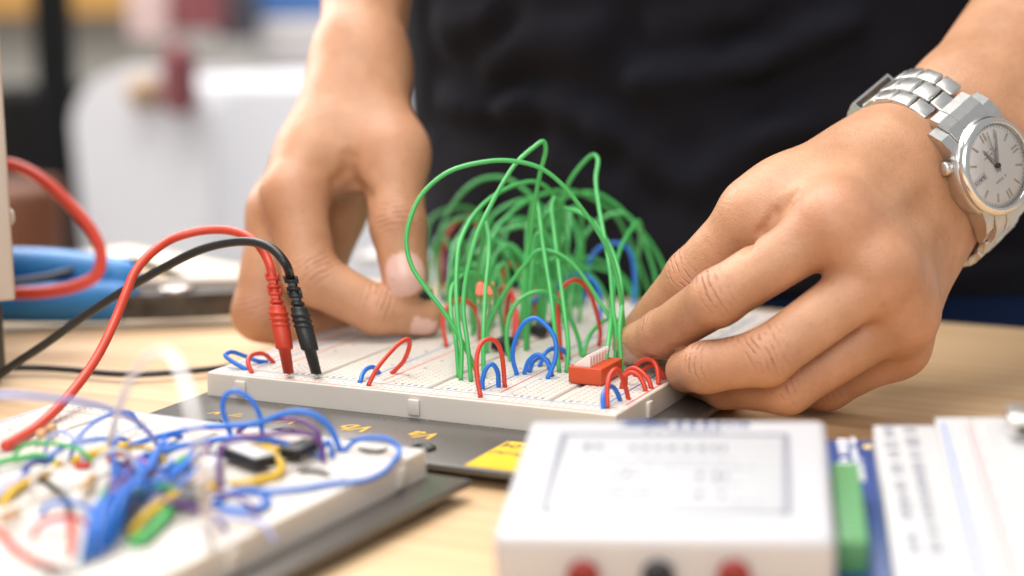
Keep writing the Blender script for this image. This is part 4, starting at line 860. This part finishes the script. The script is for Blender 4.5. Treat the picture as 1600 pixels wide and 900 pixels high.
def torso(P, rx, ry, z0, z1):
    q = (P-np.array([TCX, TCY, 0])); zz = q[:, 2]; k = 1+.10*np.clip(zz/300, 0, 1)
    e = np.sqrt((q[:, 0]/(rx*k))**2+(q[:, 1]/(ry*k))**2); d = (e-1)*ry*1.05
    return np.maximum(d, np.maximum(z0-zz, zz-z1))
core = lambda P: smin(smin(torso(P, 150, 88, -330, 385), np.minimum(capd(P, SH1, EL, 46, 36), capd(P, SH2, LE, 46, 36)), 40), capd(P, (TCX, TCY+10, 380), (TCX, TCY+10, 470), 58, 54), 60)
allV, allF, at_ = [], [], []
o_ = 0
for arm, h in ((RH, .85), (LH, 1.25)):
    lo, hi = bounds(arm); V, F = grow(arm, lo, hi, h); N = vnormals(V, F); allV.append(V); allF.append(F+o_); o_ += len(V); at_.append(np.stack(attrs(arm, V, N)))
V, F, _ = surface(core, (TCX-460, TCY-330, -345), (TCX+460, TCY+260, 540), 7.0)
allV.append(V); allF.append(F+o_); at_.append(np.zeros((4, len(V))))
V = np.concatenate(allV); F = np.concatenate(allF); A = np.concatenate(at_, 1)
def netobj(name, V, F, m, parent):
    org = np.array(parent['_o']); me = bpy.data.meshes.new(name); me.vertices.add(len(V)); me.vertices.foreach_set('co', ((V-org)*S).astype(np.float32).ravel())
    me.loops.add(F.size); me.loops.foreach_set('vertex_index', F.astype(np.int32).ravel()); me.polygons.add(len(F)); me.polygons.foreach_set('loop_start', np.arange(0, F.size, 4, dtype=np.int32)); me.polygons.foreach_set('loop_total', np.full(len(F), 4, np.int32))
    me.polygons.foreach_set('use_smooth', np.ones(len(F), bool)); me.update(calc_edges=True); me.validate()
    me.materials.append(m); o = bpy.data.objects.new(name, me); COL.objects.link(o); o.parent = parent; o['_o'] = list(org); return o
body = netobj('body', V, F, skin_material(), pv)
for k, nm in enumerate(('red', 'along', 'crease', 'nail')): a = body.data.attributes.new(nm, 'FLOAT', 'POINT'); a.data.foreach_set('value', A[k].astype(np.float32))

def cloth(name, col, weave, bump, rough=.95, sheen=.0):
    m = bpy.data.materials.new(name); m.use_nodes = True; nt = m.node_tree; p = nt.nodes['Principled BSDF']; N = nt.nodes.new; L = nt.links.new
    p.inputs['Roughness'].default_value = rough; p.inputs['Sheen Weight'].default_value = sheen; p.inputs['Sheen Roughness'].default_value = .5; p.inputs['Specular IOR Level'].default_value = .08
    tc = N('ShaderNodeTexCoord'); n = N('ShaderNodeTexNoise'); n.inputs['Scale'].default_value = weave; n.inputs['Detail'].default_value = 4; L(tc.outputs['Object'], n.inputs['Vector'])
    r = N('ShaderNodeValToRGB'); r.color_ramp.elements[0].color = (*[c*.75 for c in col], 1); r.color_ramp.elements[1].color = (*[c*1.25 for c in col], 1); L(n.outputs['Fac'], r.inputs[0]); L(r.outputs[0], p.inputs['Base Color'])
    b = N('ShaderNodeBump'); b.inputs['Strength'].default_value = bump; b.inputs['Distance'].default_value = .0006; L(n.outputs['Fac'], b.inputs['Height']); L(b.outputs[0], p.inputs['Normal']); return m
def onshirt(u, v):                                # where a fold lies on the cloth
    for t in range(690, 1000, 4):
        if torso(ond(u, v, t)[None], 184, 114, -400, 600)[0] < 0: return ond(u, v, t)
    return ond(u, v, 850)
FOLDS = [(onshirt(a, b), onshirt(c, d), w_, h_) for a, b, c, d, w_, h_ in (
    (690, 160, 800, 165, 9, 4), (800, 165, 930, 205, 9, 4.5), (930, 205, 1040, 265, 8, 3), (690, 40, 760, 20, 9, 4), (1000, 125, 1180, 95, 9, 4), (1180, 95, 1330, 40, 9, 4),
    (1030, 60, 1180, 25, 7, 3), (670, 240, 760, 320, 9, 3), (1080, 290, 1200, 215, 10, 3.5), (1200, 215, 1330, 190, 9, 2.5), (1470, 440, 1600, 420, 6, 2.5), (760, 90, 930, 60, 10, 3), (860, 250, 960, 300, 10, 3), (1250, 330, 1350, 240, 9, 3))]
def folds(P):
    d = 1.1*vnoise(P, .012, 3)+.7*vnoise(P*[1, 1, 1.6], .030, 5)
    for a, b, w_, h_ in FOLDS: e = capd(P+2.5*np.stack([vnoise(P, .06, 21), vnoise(P, .06, 22), vnoise(P, .06, 23)], 1), a, b, 0, 0); d = d + 1.5*h_*np.exp(-(e/w_)**2) - 1.0*h_*np.exp(-((e-1.7*w_)/w_)**2)
    return d
def shirt_f(P):
    d = smin(torso(P, 184, 114, -5, 402), np.minimum(capd(P, SH1, SH1+(EL-SH1)*.62, 62, 60), capd(P, SH2, SH2+(LE-SH2)*.62, 62, 60)), 45)
    return d - folds(P)
V, F, _ = surface(shirt_f, (TCX-420, TCY-260, -45), (TCX+420, TCY+240, 480), 4.0); netobj('t_shirt', V, F, cloth('black_cotton', (0.0105, 0.0105, 0.0145), 900, .5), pv)
V, F, _ = surface(lambda P: torso(P, 174, 108, -340, 18)-1.2*vnoise(P, .03, 9), (TCX-240, TCY-200, -350), (TCX+240, TCY+200, 30), 4.0); netobj('jeans', V, F, cloth('dark_blue_denim', (0.009, 0.021, 0.062), 1400, .6, .9), pv)

# ------------------------------------------------------------------ wristwatch
wt = thing('wristwatch', 'steel wristwatch with silver dial and link bracelet worn on the near wrist', 'watch', WC)
WT = lambda x, y, z: DIAL + WF@np.array([x, y, z], float)   # z = 0 on the dial
RC = 18.3
m = MB(); lathe(m, [(14, -10), (16.3, -9.6), (17.6, -7.5), (18.0, -3.0), (17.4, -.6), (16.6, -.2)], DIAL, WF, n=64)
for sy in (-1, 1):                              # four curved lugs
    for sx in (-1, 1):
        prof = [(10.5, -.8), (15, -1.6), (19, -3.6), (22.4, -7.4), (22.2, -9.2), (19.5, -8.8), (16, -8.2), (10, -8.2)]
        q = [(y*sy, z) for y, z in prof]; FF = np.stack([WY, nz_, WX], 1)
        vprism(m, q if sy > 0 else q, sx*11.9-2.3, sx*11.9+2.3, DIAL, FF)
m.build('case', M['steel'], wt)
m = MB(); lathe(m, [(17.3, -1.2), (17.5, -.3), (17.2, .8), (16.2, 1.7), (15.0, 2.0), (14.7, 1.8), (14.6, .3)], DIAL, WF, n=72, cap=False); m.build('bezel', M['polish'], wt)
dialm = mat('silver_sunray_dial', (0.97, 0.95, 0.94), .5, .0, bump=.03, bscale=1500)
m = MB(); lathe(m, [(14.7, -.6), (14.7, 0), (.02, 0)], DIAL, WF, n=64, smooth=False); dl = m.build('dial', dialm, wt)
m = MB()
for k in range(12):
    a = math.pi/2-k*math.pi/6; F = WF@rotz(a)
    if k == 3: continue
    for off in ((-.75, .75) if k in (0, 6, 9) else (0,)): box(m, DIAL+F@np.array([11.2, off, .25]), (3.0, .5 if k in (0, 6, 9) else .6, .4), F, bev=.1)
m.build('hour_marker', mat('gilt_marker', (0.66, 0.60, 0.46), .3, .8), wt)
m = MB()
for k in range(60):
    a = k*math.pi/30; F = WF@rotz(a); box(m, DIAL+F@np.array([13.6, 0, .05]), (.9, .14, .06), F)
scribble(m, 3, 6, 1.1, WT(0, 5.2, .05), WF); scribble(m, 4, 7, .7, WT(0, -4.6, .05), WF); scribble(m, 5, 5, .6, WT(0, -6, .05), WF)
m.build('minute_track', mat('silver_grey_print', (0.42, 0.41, 0.42), .6), dl)
m = MB(); box(m, WT(9.4, 0, .12), (7.0, 2.9, .2), WF, bev=.08); wn = m.build('date_window', M['white'], dl)
m = MB(); text(m, 'SUN', 1.9, WT(8.6, 0, .27), WF, bold=.05); text(m, '15', 1.9, WT(11.6, 0, .27), WF, bold=.05); m.build('date_print', M['ink_pale'], wn)
for ang, ln, wd_, hz, nm in ((-160, 8.4, 1.2, .7, 'hour_hand'), (150, 11.8, 1.0, 1.0, 'minute_hand'), (172, 12.6, .35, 1.3, 'second_hand')):
    F = WF@rotz(math.radians(ang+90)); m = MB(); vprism(m, [(-2.2, -wd_*.3), (ln*.3, -wd_/2), (ln, -.12), (ln, .12), (ln*.3, wd_/2), (-2.2, wd_*.3)], hz, hz+.18, DIAL, F); m.build(nm, M['iron_light'], wt)
m = MB(); lathe(m, [(.9, .2), (.9, 1.6), (.3, 1.7)], DIAL, WF, n=18); m.build('hand_pin', M['iron'], wt)
def glass():
    g = bpy.data.materials.new('watch_glass'); g.use_nodes = True; nt = g.node_tree; nt.nodes.remove(nt.nodes['Principled BSDF']); N = nt.nodes.new
    t_ = N('ShaderNodeBsdfTransparent'); gl = N('ShaderNodeBsdfGlossy'); gl.inputs['Roughness'].default_value = .03; fr = N('ShaderNodeFresnel'); fr.inputs['IOR'].default_value = 1.45; mx = N('ShaderNodeMixShader')
    nt.links.new(fr.outputs[0], mx.inputs[0]); nt.links.new(t_.outputs[0], mx.inputs[1]); nt.links.new(gl.outputs[0], mx.inputs[2]); nt.links.new(mx.outputs[0], nt.nodes['Material Output'].inputs[0]); return g
m = MB(); lathe(m, [(14.7, 1.7), (13.5, 2.05), (9, 2.3), (4, 2.42), (.05, 2.45)], DIAL, WF, n=48, cap=False); m.build('crystal', glass(), wt)
ca = math.radians(-30); cdir = WF@np.array([math.cos(ca), math.sin(ca), 0]); CFm = frame(WF@np.array([-math.sin(ca), math.cos(ca), 0]), cdir); CFm = np.stack([np.cross(nz_, cdir)*-1, nz_, cdir], 1)
m = MB(); lathe(m, [(1.4, 16.5), (1.4, 18), (2.3, 18.1), (2.45, 18.6), (2.45, 20.4), (2.0, 21), (.05, 21.1)], DIAL-nz_*4.6, CFm, n=24); m.build('crown', M['steel'], wt)
# bracelet: an oval of three-piece links round the wrist
AY, AZ = 34.5, 24.6
def ov(ph): return np.array([math.sin(ph)*AY, math.cos(ph)*AZ-30.0])     # ph = 0 under the dial, grows towards 12 o'clock
phs = np.linspace(-math.pi, math.pi, 2001); pts = np.array([ov(p) for p in phs]); sl = np.concatenate([[0], np.cumsum(np.linalg.norm(np.diff(pts, axis=0), axis=1))])
s_at = lambda p: np.interp(p, phs, sl); tot = sl[-1]
def linkrow(s0, ln, wd_, nm='bracelet_link'):
    for part in ('outer', 'inner'):
        m = MB(); sc_ = s0 if part == 'outer' else s0+ln*.5
        p = np.interp(sc_ % tot, sl, phs); c = ov(p); tg = np.array([math.cos(p)*AY, -math.sin(p)*AZ]); tg /= np.linalg.norm(tg); nn = np.array([-tg[1], tg[0]])
        if nn@np.array([math.sin(p), math.cos(p)]) < 0: nn = -nn
        ax = WF@np.array([0, tg[0], tg[1]]); up = WF@np.array([0, nn[0], nn[1]]); F = np.stack([WX, np.cross(up, WX), up], 1); o3 = WT(0, c[0], c[1])
        if part == 'outer':
            for sx in (-1, 1): box(m, o3-WX*2.5+WX*sx*wd_*.345, (wd_*.29, ln*.94, 3.0), F, bev=.7, seg=3)
        else: box(m, o3-WX*2.5, (wd_*.36, ln*.93, 3.3), F, bev=.7, seg=3)
        m.build(nm if part == 'outer' else nm, M['steel'], wt)
LN = 7.4; sa, sb = s_at(math.asin(25.0/AY)), s_at(-math.asin(25.0/AY))
k = 0
while k < 6: linkrow(sa+LN*(.45+k), LN, 22.5-k*.35); k += 1
k = 0
while k < 4: linkrow(sb-LN*(.45+k), LN, 22.5-k*.35); k += 1
for sg in (1, -1):                              # end links filling the space between the lugs
    q = [(y*sg, z) for y, z in [(13.5, -1.2), (17, -1.9), (20.5, -3.4), (23.6, -6.0), (25.6, -9.0), (23.0, -10.5), (14, -8)]]; FF = np.stack([WY, nz_, WX], 1)
    m = MB(); vprism(m, q, -9.4, -3.6, DIAL, FF); vprism(m, q, 3.6, 9.4, DIAL, FF); vprism(m, [(y, z+.35) for y, z in q], -3.5, 3.5, DIAL, FF); m.build('end_link', M['steel'], wt)
# folding clasp: a hollow frame standing off the thumb side of the wrist
s0 = sb-LN*4.15; P = []; 
for s_ in np.linspace(s0, s0-17, 10): p = np.interp(s_ % tot, sl, phs); P.append(ov(p))
P = np.array(P)
m = MB()
def strip(off, th, x0, x1, mb_):
    V = []; fs = []
    T_ = np.gradient(P, axis=0); T_ /= np.linalg.norm(T_, axis=1)[:, None]; Nn = np.stack([-T_[:, 1], T_[:, 0]], 1); ce = np.array([0, -30.0]); sg = np.sign(((P-ce)*Nn).sum(1))[:, None]; Nn = Nn*sg
    for i in range(len(P)):
        for o2 in (off, off+th):
            q = P[i]+Nn[i]*o2
            for x in (x0, x1): V.append(WT(x-2.5, q[0], q[1]))
    for i in range(len(P)-1):
        a = i*4; b = a+4
        fs += [(a, a+1, b+1, b), (a+2, b+2, b+3, a+3), (a, b, b+2, a+2), (a+1, a+3, b+3, b+1)]
    fs += [(0, 2, 3, 1), (len(V)-4, len(V)-3, len(V)-1, len(V)-2)]; mb_.add(V, fs)
strip(4.1, .9, -10.6, 10.6, m); strip(.6, .9, -9.7, 9.7, m); strip(.6, 3.5, -10.6, -9.7, m); strip(.6, 3.5, 9.7, 10.6, m); m.build('clasp', M['steel'], wt)

for o in bpy.data.objects:
    if '_o' in o: del o['_o']
